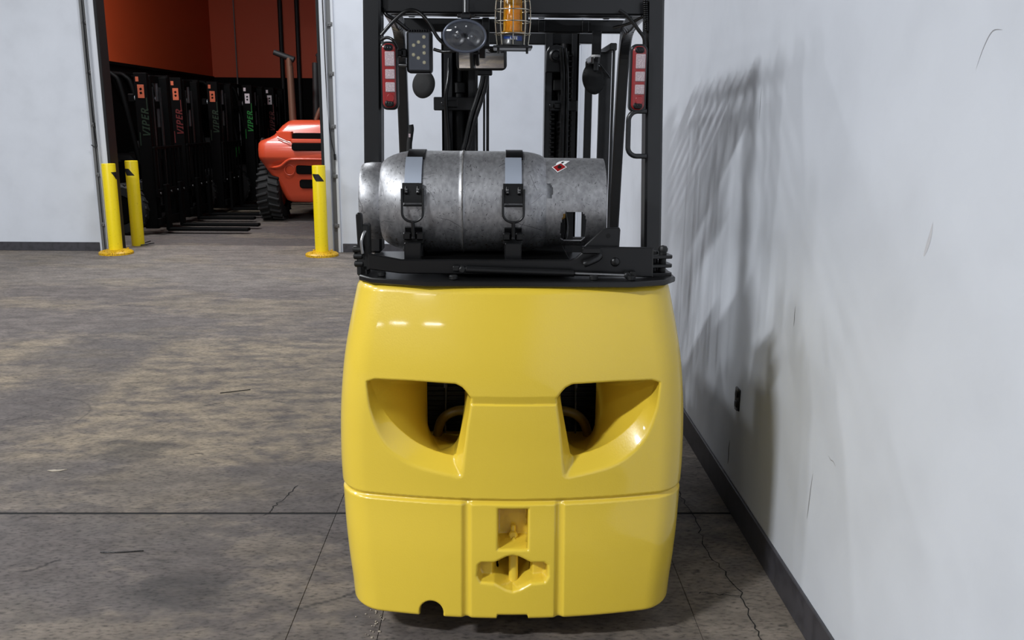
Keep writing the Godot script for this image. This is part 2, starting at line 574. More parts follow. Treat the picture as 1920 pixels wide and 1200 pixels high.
func ceiling_light(at: Vector3, energy: float, label: String) -> void:
	var t := thing("ceiling_light", label, "lamp", at, "ceiling lamps")
	var k := Kit.new()
	k.box(at + Vector3(0, 0.05, 0), Vector3(1.24, 0.07, 0.34), 0.01)
	put("housing", k, M.white_steel, t)
	var g := Kit.new()
	g.box(at + Vector3(0, 0.01, 0), Vector3(1.16, 0.012, 0.28), 0.002)
	var e := mat(Color(0.9, 0.9, 0.9), 0.4)
	e.emission_enabled = true
	e.emission = Color(0.97, 0.98, 1.0)
	e.emission_energy_multiplier = 3.0
	put("diffuser", g, e, t)
	for s in [-0.5, 0.5]:
		var r := Kit.new()
		r.cyl(at + Vector3(s, 0.08, 0), Vector3(at.x + s, 6.42, at.z), 0.006, 8, 0.001)
		put("hanger", r, M.grey_steel, t)
	var l := AreaLight3D.new()
	l.name = "lamp_light"
	l.area_size = Vector2(1.16, 0.28)
	l.light_color = Color(0.97, 0.985, 1.0)
	l.light_energy = energy
	l.area_range = 60.0
	l.area_attenuation = 2.0
	l.shadow_enabled = true
	l.position = Vector3(0, -0.005, 0)
	l.rotation_degrees = Vector3(-90, 0, 0)
	t.add_child(l)

# ---------------------------------------------------------------- the room
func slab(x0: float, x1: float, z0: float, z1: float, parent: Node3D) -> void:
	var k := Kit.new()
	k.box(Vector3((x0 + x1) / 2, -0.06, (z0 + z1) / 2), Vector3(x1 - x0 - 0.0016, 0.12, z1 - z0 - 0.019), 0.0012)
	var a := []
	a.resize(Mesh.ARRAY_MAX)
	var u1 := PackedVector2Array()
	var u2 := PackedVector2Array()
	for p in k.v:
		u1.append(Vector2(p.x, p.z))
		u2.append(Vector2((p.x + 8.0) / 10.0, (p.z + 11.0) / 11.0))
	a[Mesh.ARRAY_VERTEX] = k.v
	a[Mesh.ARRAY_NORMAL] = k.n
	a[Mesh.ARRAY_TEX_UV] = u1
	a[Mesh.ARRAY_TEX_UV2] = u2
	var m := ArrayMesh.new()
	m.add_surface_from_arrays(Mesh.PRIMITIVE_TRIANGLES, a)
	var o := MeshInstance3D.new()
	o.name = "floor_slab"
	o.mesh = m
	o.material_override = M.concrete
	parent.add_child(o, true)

func crack(pts: Array, w: float, parent: Node3D) -> void:
	var k := Kit.new()
	var line := []
	for i in pts.size() - 1:
		for s in 9:
			var p: Vector3 = pts[i].lerp(pts[i + 1], s / 9.0)
			line.append(p + Vector3(rng.randf_range(-1, 1), 0, rng.randf_range(-1, 1)) * 0.008)
	line.append(pts[-1])
	for i in line.size() - 1:
		var d: Vector3 = (line[i + 1] - line[i]).normalized().cross(Vector3.UP) * w * rng.randf_range(0.5, 1.2)
		k.quad(line[i] - d, line[i] + d, line[i + 1] + d, line[i + 1] - d, Vector3.UP)
	put("crack", k, M.dark_gap, parent)

func build_room() -> void:
	var fl := Node3D.new()
	fl.name = "floor"
	fl.set_meta("kind", "structure")
	add_child(fl)
	var under := Kit.new()
	under.box(Vector3(-4, -0.0825, -2), Vector3(24, 0.16, 36), 0.0005)
	put("joint_filler", under, M.dark_gap, fl)
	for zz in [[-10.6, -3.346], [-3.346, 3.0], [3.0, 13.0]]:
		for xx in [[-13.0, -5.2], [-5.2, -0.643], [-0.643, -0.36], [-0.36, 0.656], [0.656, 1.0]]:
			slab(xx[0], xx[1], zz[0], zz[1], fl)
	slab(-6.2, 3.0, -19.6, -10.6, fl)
	var y := 0.0012
	crack([Vector3(0.80, y, -3.6), Vector3(0.82, y, -3.3), Vector3(0.80, y, -3.0), Vector3(0.85, y, -2.75), Vector3(0.835, y, -2.5), Vector3(0.86, y, -2.3)], 0.0022, fl)
	crack([Vector3(-0.93, y, -3.33), Vector3(-0.90, y, -3.45), Vector3(-0.86, y, -3.62)], 0.002, fl)
	crack([Vector3(0.70, y, -2.72), Vector3(0.84, y, -2.70)], 0.0015, fl)

	var k := Kit.new()
	k.box(Vector3(1.085, 3.2, -3.0), Vector3(0.2, 6.6, 33.6), 0.002)
	var wr := struct("wall_right", k, M.wall)
	for sc in [[[1.686, -1.856], [1.73, -1.835], [1.757, -1.81], [1.756, -1.775], 0.0012, 0.55], [[0.52, -2.525], [0.46, -2.532], [0.40, -2.536], [0.36, -2.54], 0.003, 0.55], [[1.36, -1.96], [1.33, -1.965], [1.30, -1.975], [1.28, -1.985], 0.007, 0.76], [[1.70, -3.35], [1.66, -3.352], [1.62, -3.35], [1.58, -3.352], 0.002, 0.45], [[0.99, -2.80], [0.96, -2.802], [0.94, -2.80], [0.92, -2.802], 0.003, 0.5], [[0.28, -3.45], [0.24, -3.46], [0.20, -3.455], [0.17, -3.46], 0.006, 0.3], [[0.62, -2.42], [0.615, -2.40], [0.617, -2.38], [0.61, -2.36], 0.0015, 0.6]]:
		var ks := Kit.new()
		var p := []
		for q in 4:
			p.append(Vector3(0.9846, sc[q][0], sc[q][1]))
		var line := curve(p, 5)
		for q in line.size() - 1:
			var w0: float = sc[4] * sin(PI * (q + 0.3) / line.size())
			var w1: float = sc[4] * sin(PI * (q + 1.3) / line.size())
			var dd: Vector3 = (line[q + 1] - line[q]).normalized().cross(Vector3.LEFT)
			ks.quad(line[q] - dd * w0, line[q] + dd * w0, line[q + 1] + dd * w1, line[q + 1] - dd * w1, Vector3.LEFT)
		put("scuff", ks, mat(Color(sc[5], sc[5], sc[5] * 1.02), 0.7), wr)
	k = Kit.new()      # the wall with the doorway: left piece, piece above, right piece
	k.box(Vector3(-8.76, 3.2, -10.61), Vector3(8.52, 6.6, 0.22), 0.003)
	k.box(Vector3(-0.505, 3.2, -10.61), Vector3(2.98, 6.6, 0.22), 0.003)
	k.box(Vector3(-3.25, 5.35, -10.61), Vector3(2.5, 2.3, 0.22), 0.003)
	struct("wall_back", k, M.wall)
	k = Kit.new()
	k.box(Vector3(-13.1, 3.2, 1.2), Vector3(0.2, 6.6, 23.8), 0.002)
	struct("wall_left", k, M.far_wall)
	k = Kit.new()
	k.box(Vector3(-6.0, 3.2, 13.1), Vector3(14.4, 6.6, 0.2), 0.002)
	struct("wall_front", k, M.far_wall)
	k = Kit.new()
	k.box(Vector3(-6.0, 6.55, 1.3), Vector3(14.4, 0.2, 24.0), 0.002)
	struct("ceiling", k, M.ceiling)
	# vinyl base along the walls
	k = Kit.new()
	k.box(Vector3(0.980, 0.062, 1.25), Vector3(0.012, 0.124, 23.5), 0.003)
	struct("baseboard_right", k, M.base)
	k = Kit.new()
	k.box(Vector3(-8.85, 0.052, -10.494), Vector3(8.3, 0.104, 0.012), 0.003)
	struct("baseboard_back", k, M.base)
	k = Kit.new()
	k.box(Vector3(-0.425, 0.052, -10.494), Vector3(2.78, 0.104, 0.012), 0.003)
	struct("baseboard_back", k, M.base)

	# doorway: dark steel liner, rubber seal, white door tracks on the wall face
	k = Kit.new()
	k.box(Vector3(-4.494, 2.1, -10.61), Vector3(0.012, 4.2, 0.225), 0.002)
	k.box(Vector3(-2.006, 2.1, -10.61), Vector3(0.012, 4.2, 0.225), 0.002)
	k.box(Vector3(-3.25, 4.194, -10.61), Vector3(2.5, 0.012, 0.225), 0.002)
	struct("trim_1", k, M.jamb, "dark steel liner of the doorway")
	for s in [[-4.50, -1.0], [-2.0, 1.0]]:
		var x: float = s[0]
		var d: float = s[1]
		var o := Node3D.new()
		o.name = numbered("door_track")
		o.position = Vector3(x, 0, -10.49)
		add_child(o)
		var left: bool = d < 0
		tag(o, "white steel door track standing up the left side of the doorway" if left else "white steel door track with bolts behind the right yellow bollard", "door track", "door tracks")
		k = Kit.new()
		k.box(Vector3(x + d * 0.040, 2.15, -10.482), Vector3(0.070, 4.3, 0.016), 0.003)
		k.box(Vector3(x + d * 0.077, 2.15, -10.455), Vector3(0.006, 4.3, 0.07), 0.002)
		put("angle", k, M.white_steel, o)
		k = Kit.new()
		k.box(Vector3(x - d * 0.012, 2.15, -10.478), Vector3(0.03, 4.3, 0.022), 0.004)
		put("seal", k, M.rubber, o)
		k = Kit.new()
		k.box(Vector3(x + d * 0.108, 2.15, -10.492), Vector3(0.05, 4.3, 0.004), 0.001)
		put("shadow_gap", k, M.grey_steel, o)
		k = Kit.new()
		k.box(Vector3(x + d * 0.150, 2.15, -10.484), Vector3(0.03, 4.3, 0.028), 0.003)
		put("rail", k, M.white_steel if not left else M.grey_steel, o)
		for yy in [0.32, 0.9, 1.47, 2.06, 2.6, 3.2]:
			k = Kit.new()
			k.box(Vector3(x + d * 0.125, yy, -10.474), Vector3(0.06, 0.045, 0.02), 0.003)
			for b in [-0.014, 0.014]:
				k.cyl(Vector3(x + d * 0.125 + b, yy, -10.464), Vector3(x + d * 0.125 + b, yy, -10.452), 0.008, 6, 0.002)
			put("bracket", k, M.grey_steel, o)
		k = Kit.new()
		var cx := x + d * 0.115
		if left:
			k.tube(curve([Vector3(cx, 3.4, -10.45), Vector3(cx - 0.01, 2.2, -10.45), Vector3(cx + 0.005, 1.4, -10.45), Vector3(cx + 0.01, 1.22, -10.45), Vector3(cx - 0.05, 1.24, -10.45)]), 0.006, 8)
		else:
			k.tube(curve([Vector3(cx - 0.06, 3.4, -10.44), Vector3(cx - 0.05, 2.0, -10.44), Vector3(cx - 0.03, 1.45, -10.44), Vector3(cx + 0.02, 1.15, -10.44)]), 0.006, 8)
			k.cyl(Vector3(cx + 0.02, 1.16, -10.44), Vector3(cx + 0.022, 1.09, -10.44), 0.014, 8, 0.004)
		put("cord", k, M.cable, o)

func build_storeroom() -> void:
	var k := Kit.new()
	k.box(Vector3(-6.1, 4.44, -15.15), Vector3(0.2, 4.12, 8.86), 0.002)
	struct("wall_storeroom_left", k, M.orange_wall)
	k = Kit.new()
	k.box(Vector3(-1.6, 4.44, -19.6), Vector3(9.4, 4.12, 0.2), 0.002)
	struct("wall_storeroom_back", k, M.orange_wall)
	k = Kit.new()
	k.box(Vector3(-6.1, 1.19, -15.15), Vector3(0.2, 2.38, 8.86), 0.002)
	k.box(Vector3(-5.99, 2.37, -15.15), Vector3(0.03, 0.05, 8.86), 0.004)
	struct("wall_storeroom_left", k, M.dado, "black lower part of the storeroom side wall")
	k = Kit.new()
	k.box(Vector3(-1.6, 1.19, -19.6), Vector3(9.4, 2.38, 0.2), 0.002)
	struct("wall_storeroom_back", k, M.dado, "black lower part of the storeroom end wall")
	k = Kit.new()
	k.box(Vector3(3.1, 3.2, -15.15), Vector3(0.2, 6.6, 8.86), 0.002)
	struct("wall_storeroom_right", k, M.orange_wall)
	k = Kit.new()
	k.box(Vector3(-1.6, 6.55, -15.2), Vector3(9.6, 0.2, 9.0), 0.002)
	struct("ceiling_storeroom", k, M.dado)
	# thin upright conduits on the end wall
	var g := "conduits on the orange wall"
	for c in [[-5.48, 0.012, M.grey_steel, "thin pale wire running up the orange end wall near the corner"], [-4.52, 0.045, M.black_flat, "black pipe up the orange end wall, left of the pair"], [-4.17, 0.045, M.black_flat, "black pipe up the orange end wall, right of the pair"]]:
		k = Kit.new()
		var x: float = c[0]
		k.cyl(Vector3(x, 0.0, -19.44), Vector3(x + 0.02, 6.4, -19.44), c[1], 10, 0.002)
		solo("wall_pipe", k, c[2], c[3], "pipe", Vector3(x, 0, -19.44), g)

func build_bollards() -> void:
	var specs := [
		[Vector3(-4.42, 0, -10.28), "yellow steel bollard with a round flange left of the doorway, at the wall end", true, 1.9],
		[Vector3(-4.44, 0, -10.98), "yellow bollard standing just inside the doorway, without a visible flange", false, -0.07],
		[Vector3(-2.015, 0, -10.22), "yellow bollard with a scuffed flange right of the doorway, near the gas cylinder", true, 0.19]]
	for s in specs:
		var at: Vector3 = s[0]
		var t := thing("bollard", s[1], "bollard", at, "yellow bollards at the doorway")
		var k := Kit.new()
		k.lathe([Vector2(0.0755, 0.0), Vector2(0.0755, 1.03), Vector2(0.073, 1.038), Vector2(0, 1.04)], at, Vector3.UP, 72)
		put("post", k, M.bollard, t)
		if s[2]:
			k = Kit.new()
			k.lathe([Vector2(0.19, 0.0), Vector2(0.19, 0.022), Vector2(0.175, 0.036), Vector2(0.12, 0.05), Vector2(0.08, 0.055), Vector2(0.0757, 0.055)], at, Vector3.UP, 40)
			put("flange", k, M.worn_flange, t)
			for q in 4:
				var b := at + Vector3(cos(0.7 + q * PI / 2), 0, sin(0.7 + q * PI / 2)) * 0.145
				var kb := Kit.new()
				kb.cyl(b + Vector3(0, 0.035, 0), b + Vector3(0, 0.058, 0), 0.014, 6, 0.003)
				put("bolt", kb, M.worn_flange, t)
		else:
			k = Kit.new()
			k.bar(at + Vector3(0.06, 0.012, 0.08), at + Vector3(0.2, 0.03, 0.0), 0.03, 0.012)
			k.bar(at + Vector3(0.08, 0.03, -0.02), at + Vector3(0.17, 0.06, 0.04), 0.02, 0.01)
			put("anchor", k, M.black_flat, t)
		# black chevron tape, a patch of the tube
		k = Kit.new()
		var turn: float = s[3]
		for i in 10:
			for j in 4:
				var q := []
				for e in [[i, j], [i + 1, j], [i + 1, j + 1], [i, j + 1]]:
					var f: float = e[0] / 10.0
					var g: float = e[1] / 4.0
					var ang := turn + lerpf(lerpf(-1.25, -0.05, f), lerpf(-0.45, 0.80, f), g)
					q.append(at + Vector3(sin(ang) * 0.0768, lerpf(0.945, 0.862, g), cos(ang) * 0.0768))
				var nn: Vector3 = (q[0] + q[2]) / 2.0 - at
				nn.y = 0.0
				k.quad(q[0], q[1], q[2], q[3], nn.normalized())
		put("tape_mark", k, M.black_flat, t)

# ---------------------------------------------------------------- the counterweight: a distance field, meshed as surface nets
const CELL := 0.004
const G0 := Vector3(-0.556, 0.072, -2.968)     # corner of the grid (x from the truck's middle plane)
const GN := Vector3i(278, 268, 152)
var tab_w := PackedFloat32Array()
var tab_z := PackedFloat32Array()
var eye_out := PackedFloat32Array()
var eye_in := PackedFloat32Array()
var eye_hole := PackedFloat32Array()
var lens_tab := PackedFloat32Array()

func spline(pts: Array, y: float) -> float:
	for i in pts.size() - 1:
		if y <= pts[i + 1].x or i == pts.size() - 2:
			var f := clampf((y - pts[i].x) / (pts[i + 1].x - pts[i].x), 0.0, 1.0)
			var s0: float = (pts[i + 1].y - pts[maxi(i - 1, 0)].y) / (pts[i + 1].x - pts[maxi(i - 1, 0)].x)
			var e: int = mini(i + 2, pts.size() - 1)
			var s1: float = (pts[e].y - pts[i].y) / (pts[e].x - pts[i].x)
			var h: float = pts[i + 1].x - pts[i].x
			var f2 := f * f
			var f3 := f2 * f
			return (2 * f3 - 3 * f2 + 1) * pts[i].y + (f3 - 2 * f2 + f) * h * s0 + (-2 * f3 + 3 * f2) * pts[i + 1].y + (f3 - f2) * h * s1
	return 0.0

# the run of an outline between two of its corners, rounded
func eased(p: PackedVector2Array, from: int) -> PackedVector2Array:
	var o := p.slice(0, from)
	for i in range(from, p.size()):
		var a := p[maxi(i - 1, from)]
		var b := p[i]
		var c := p[(i + 1) % p.size()]
		var d := p[(i + 2) % p.size()] if i + 2 < p.size() else c
		for k in 5:
			o.append(b.cubic_interpolate(c, a, d, k / 5.0))
	return o

func table2(poly: PackedVector2Array, x0: float, y0: float, w: int, h: int, step: float) -> PackedFloat32Array:
	var o := PackedFloat32Array()
	o.resize(w * h)
	var n := poly.size()
	for j in h:
		for i in w:
			var p := Vector2(x0 + i * step, y0 + j * step)
			var d := 1e9
			for k in n:
				d = minf(d, p.distance_squared_to(Geometry2D.get_closest_point_to_segment(p, poly[k], poly[(k + 1) % n])))
			d = sqrt(d)
			o[j * w + i] = -d if Geometry2D.is_point_in_polygon(p, poly) else d
	return o

func look2(t: PackedFloat32Array, x: float, y: float, x0: float, y0: float, w: int, h: int, step: float) -> float:
	var u := clampf((x - x0) / step, 0.0, w - 1.001)
	var v := clampf((y - y0) / step, 0.0, h - 1.001)
	var i := int(u)
	var j := int(v)
	u -= i
	v -= j
	var q := j * w + i
	return (t[q] * (1.0 - u) + t[q + 1] * u) * (1.0 - v) + (t[q + w] * (1.0 - u) + t[q + w + 1] * u) * v

func rmax(a: float, b: float, r: float) -> float:
	var m := maxf(a + r, 0.0)
	var k := maxf(b + r, 0.0)
	return minf(maxf(a, b), -r) + sqrt(m * m + k * k)

func field(p: Vector3) -> float:
	var x := p.x
	var y := p.y
	var ax := absf(x)
	var u := clampf((y - 0.05) * 200.0, 0.0, 218.9)
	var ui := int(u)
	var uf := u - ui
	var W := lerpf(tab_w[ui], tab_w[ui + 1], uf)
	var Z := lerpf(tab_z[ui], tab_z[ui + 1], uf)
	var dep := (Z - ax * ax * 0.2778) - p.z             # depth under the rear face
	var a := -dep / sqrt(1.0 + ax * ax * 0.308)
	# face relief
	var relief := 0.0
	var s := absf(y - 0.468) / 0.011                     # seam round the body
	if s < 1.0:
		var q := 1.0 - s * s
		relief += 0.010 * q * q
	if y < 0.475:                                        # two upright V grooves in the lower block
		s = absf(ax - 0.139) / 0.017
		if s < 1.0:
			var q := 1.0 - s * s
			relief += 0.010 * q * q * clampf((0.475 - y) * 60.0, 0.0, 1.0)
	elif ax < 0.17:                                      # plate between the pockets, set back under a ledge
		var ramp := 0.0075 * clampf((0.793 - y) / 0.024, 0.0, 1.0) - 0.0055 * clampf((0.769 - y) / 0.005, 0.0, 1.0)
		relief += ramp * smoothstep(0.478, 0.66, y) * (1.0 - smoothstep(0.138, 0.165, ax))
	var d := rmax(a, ax - W, 0.095)
	d += relief
	d = rmax(d, y - 1.104, 0.022)
	var bottom := 0.104 + (0.011 if ax < 0.047 else 0.0)
	d = rmax(d, bottom - y, 0.012)
	d = maxf(d, -2.955 - p.z)
	# hollow behind the shell
	d = maxf(d, -maxf(maxf(ax - 0.40, dep * -1.0 + 0.335), maxf(0.50 - y, y - 0.97)))
	# the two flared pockets
	if ax > 0.08 and ax < 0.47 and y > 0.50 and y < 0.87 and dep < 0.40:
		var e: float
		var o := look2(eye_out, ax, y, 0.08, 0.50, 100, 94, 0.004)
		if dep < 0.05:
			e = lerpf(o, look2(eye_in, ax, y, 0.08, 0.50, 100, 94, 0.004), maxf(dep, 0.0) / 0.05)
		else:
			var f := minf((dep - 0.05) / 0.28, 1.0)
			e = lerpf(look2(eye_in, ax, y, 0.08, 0.50, 100, 94, 0.004), look2(eye_hole, ax, y, 0.08, 0.50, 100, 94, 0.004), f)
		d = rmax(d, -e, 0.007)
	# square pocket, slot with the tow pin
	if y < 0.47 and ax < 0.15 and y > 0.17:
		var e := maxf(ax - 0.044, y - 0.445)
		e = maxf(e, dep - 0.09)
		# its floor slopes down towards the opening
		e = maxf(e, 0.324 + clampf(dep, 0.0, 0.09) * 0.10 - y)
		d = rmax(d, -e, 0.008)
		e = look2(lens_tab, ax, y, 0.0, 0.18, 32, 36, 0.004)
		e = rmax(e + maxf(dep, 0.0) * 0.12, dep - (0.045 + 0.20 * (1.0 - smoothstep(0.012, 0.065, ax))), 0.006)
		d = rmax(d, -e, 0.008)
	# half-round notch in the lower edge
	if x < -0.18 and y < 0.2:
		d = rmax(d, -(Vector2((x + 0.245), y - 0.118).length() - 0.036), 0.006)
	return d

func net_block(bz: int, out: Array) -> void:
	var pos := PackedVector3Array()
	var nrm := PackedVector3Array()
	var key := PackedInt32Array()
	var bits := PackedInt32Array()
	var s := PackedFloat32Array()
	s.resize(125)
	for by in range(0, GN.y, 8):
		for bx in range(0, GN.x, 8):
			if absf(field(G0 + Vector3(bx + 4, by + 4, bz + 4) * CELL)) > 0.045:
				continue
			for h in 8:
				var ox := bx + (h & 1) * 4
				var oy := by + ((h >> 1) & 1) * 4
				var oz := bz + ((h >> 2) & 1) * 4
				if absf(field(G0 + Vector3(ox + 2, oy + 2, oz + 2) * CELL)) > 0.022:
					continue
				var neg := 0
				var q := 0
				for k in 5:
					for j in 5:
						for i in 5:
							var f := field(G0 + Vector3(ox + i, oy + j, oz + k) * CELL)
							s[q] = f
							q += 1
							if f < 0.0:
								neg += 1
				if neg == 0 or neg == 125:
					continue
				for k in 4:
					for j in 4:
						for i in 4:
							q = k * 25 + j * 5 + i
							var c := [s[q], s[q + 1], s[q + 5], s[q + 6], s[q + 25], s[q + 26], s[q + 30], s[q + 31]]
							var m := 0
							for e in 8:
								if c[e] < 0.0:
									m |= 1 << e
							if m == 0 or m == 255:
								continue
							var sum := Vector3.ZERO
							var cnt := 0
							for e in 8:
								for ax in 3:
									if not (e >> ax) & 1:
										var o2: int = e | (1 << ax)
										if (m >> e) & 1 != (m >> o2) & 1:
											var p := Vector3(e & 1, (e >> 1) & 1, (e >> 2) & 1)
											p[ax] = c[e] / (c[e] - c[o2])
											sum += p
											cnt += 1
							var w := G0 + (Vector3(ox + i, oy + j, oz + k) + sum / cnt) * CELL
							var n := Vector3.ZERO
							for d: Vector3 in [Vector3(1, -1, -1), Vector3(-1, -1, 1), Vector3(-1, 1, -1), Vector3(1, 1, 1)]:
								n += d * field(w + d * 0.0012)
							pos.append(w)
							nrm.append(n.normalized())
							key.append(((oz + k) * 512 + oy + j) * 512 + ox + i)
							bits.append((m & 1) | (((m >> 1) & 1) << 1) | (((m >> 2) & 1) << 2) | (((m >> 4) & 1) << 3))
	out[bz / 8] = [pos, nrm, key, bits]

func counterweight_mesh(off: Vector3) -> ArrayMesh:
	var pw := [Vector2(0.04, 0.486), Vector2(0.11, 0.497), Vector2(0.17, 0.503), Vector2(0.245, 0.513), Vector2(0.356, 0.524), Vector2(0.465, 0.531), Vector2(0.54, 0.535), Vector2(0.677, 0.533), Vector2(0.78, 0.526), Vector2(0.884, 0.514), Vector2(0.985, 0.496), Vector2(1.10, 0.473), Vector2(1.16, 0.461)]
	var pz := [Vector2(0.04, -2.384), Vector2(0.11, -2.387), Vector2(0.30, -2.405), Vector2(0.46, -2.426), Vector2(0.60, -2.432), Vector2(0.78, -2.437), Vector2(0.88, -2.446), Vector2(0.985, -2.466), Vector2(1.10, -2.497), Vector2(1.16, -2.515)]
	for i in 222:
		tab_w.append(spline(pw, 0.05 + i / 200.0))
		tab_z.append(spline(pz, 0.05 + i / 200.0))
	eye_out = table2(eased(PackedVector2Array([Vector2(0.433, 0.820), Vector2(0.408, 0.829), Vector2(0.30, 0.8305), Vector2(0.17, 0.827), Vector2(0.150, 0.818), Vector2(0.136, 0.803), Vector2(0.123, 0.784), Vector2(0.135, 0.702), Vector2(0.150, 0.550), Vector2(0.156, 0.544), Vector2(0.166, 0.543), Vector2(0.262, 0.562), Vector2(0.306, 0.576), Vector2(0.340, 0.595), Vector2(0.371, 0.621), Vector2(0.395, 0.653), Vector2(0.413, 0.694), Vector2(0.426, 0.740)]), 10), 0.08, 0.50, 100, 94, 0.004)
	eye_in = table2(eased(PackedVector2Array([Vector2(0.430, 0.812), Vector2(0.41, 0.825), Vector2(0.30, 0.8265), Vector2(0.17, 0.823), Vector2(0.150, 0.803), Vector2(0.136, 0.78), Vector2(0.152, 0.700), Vector2(0.172, 0.598), Vector2(0.18, 0.591), Vector2(0.235, 0.604), Vector2(0.288, 0.626), Vector2(0.336, 0.660), Vector2(0.378, 0.703), Vector2(0.41, 0.755)]), 8), 0.08, 0.50, 100, 94, 0.004)
	eye_hole = table2(eased(PackedVector2Array([Vector2(0.278, 0.79), Vector2(0.163, 0.79), Vector2(0.150, 0.70), Vector2(0.172, 0.527), Vector2(0.20, 0.527), Vector2(0.24, 0.537), Vector2(0.266, 0.554), Vector2(0.278, 0.585)]), 4), 0.08, 0.50, 100, 94, 0.004)
	lens_tab = table2(PackedVector2Array([Vector2(-0.11, 0.282), Vector2(-0.055, 0.283), Vector2(-0.02, 0.301), Vector2(0.0, 0.305), Vector2(0.02, 0.301), Vector2(0.055, 0.283), Vector2(0.094, 0.282), Vector2(0.104, 0.274), Vector2(0.106, 0.240), Vector2(0.096, 0.222), Vector2(0.055, 0.219), Vector2(0.02, 0.200), Vector2(0.0, 0.194), Vector2(-0.02, 0.200), Vector2(-0.06, 0.219), Vector2(-0.11, 0.222)]), 0.0, 0.18, 32, 36, 0.004)
	var n := GN.z / 8
	var parts := []
	parts.resize(n)
	var job := WorkerThreadPool.add_group_task(func(i: int) -> void: net_block(i * 8, parts), n, -1, true)
	WorkerThreadPool.wait_for_group_task_completion(job)
	var pos := PackedVector3Array()
	var nrm := PackedVector3Array()
	var keys := PackedInt32Array()
	var bits := PackedInt32Array()
	for p in parts:
		pos.append_array(p[0]); nrm.append_array(p[1]); keys.append_array(p[2]); bits.append_array(p[3])
	var at := {}
	for i in keys.size():
		at[keys[i]] = i
	var idx := PackedInt32Array()
	var step := [1, 512, 512 * 512]
	for i in keys.size():
		var b := bits[i]
		for ax in 3:
			var inside := b & 1
			if inside == (b >> (ax + 1)) & 1:
				continue
			var u: int = step[(ax + 1) % 3]
			var v: int = step[(ax + 2) % 3]
			var k := keys[i]
			var q1: int = at.get(k - u, -1)
			var q2: int = at.get(k - u - v, -1)
			var q3: int = at.get(k - v, -1)
			if q1 < 0 or q2 < 0 or q3 < 0:
				continue
			for t: Array in [[i, q1, q2], [i, q2, q3]]:
				var f := (pos[t[1]] - pos[t[0]]).cross(pos[t[2]] - pos[t[0]])
				if f.dot(nrm[t[0]] + nrm[t[1]] + nrm[t[2]]) > 0.0:
					idx.append(t[0]); idx.append(t[2]); idx.append(t[1])
				else:
					idx.append(t[0]); idx.append(t[1]); idx.append(t[2])
	for i in pos.size():
		pos[i] += Vector3(CX, 0, 0) - off
	var a := []
	a.resize(Mesh.ARRAY_MAX)
	a[Mesh.ARRAY_VERTEX] = pos
	a[Mesh.ARRAY_NORMAL] = nrm
	a[Mesh.ARRAY_INDEX] = idx
	var m := ArrayMesh.new()
	m.add_surface_from_arrays(Mesh.PRIMITIVE_TRIANGLES, a)
	return m

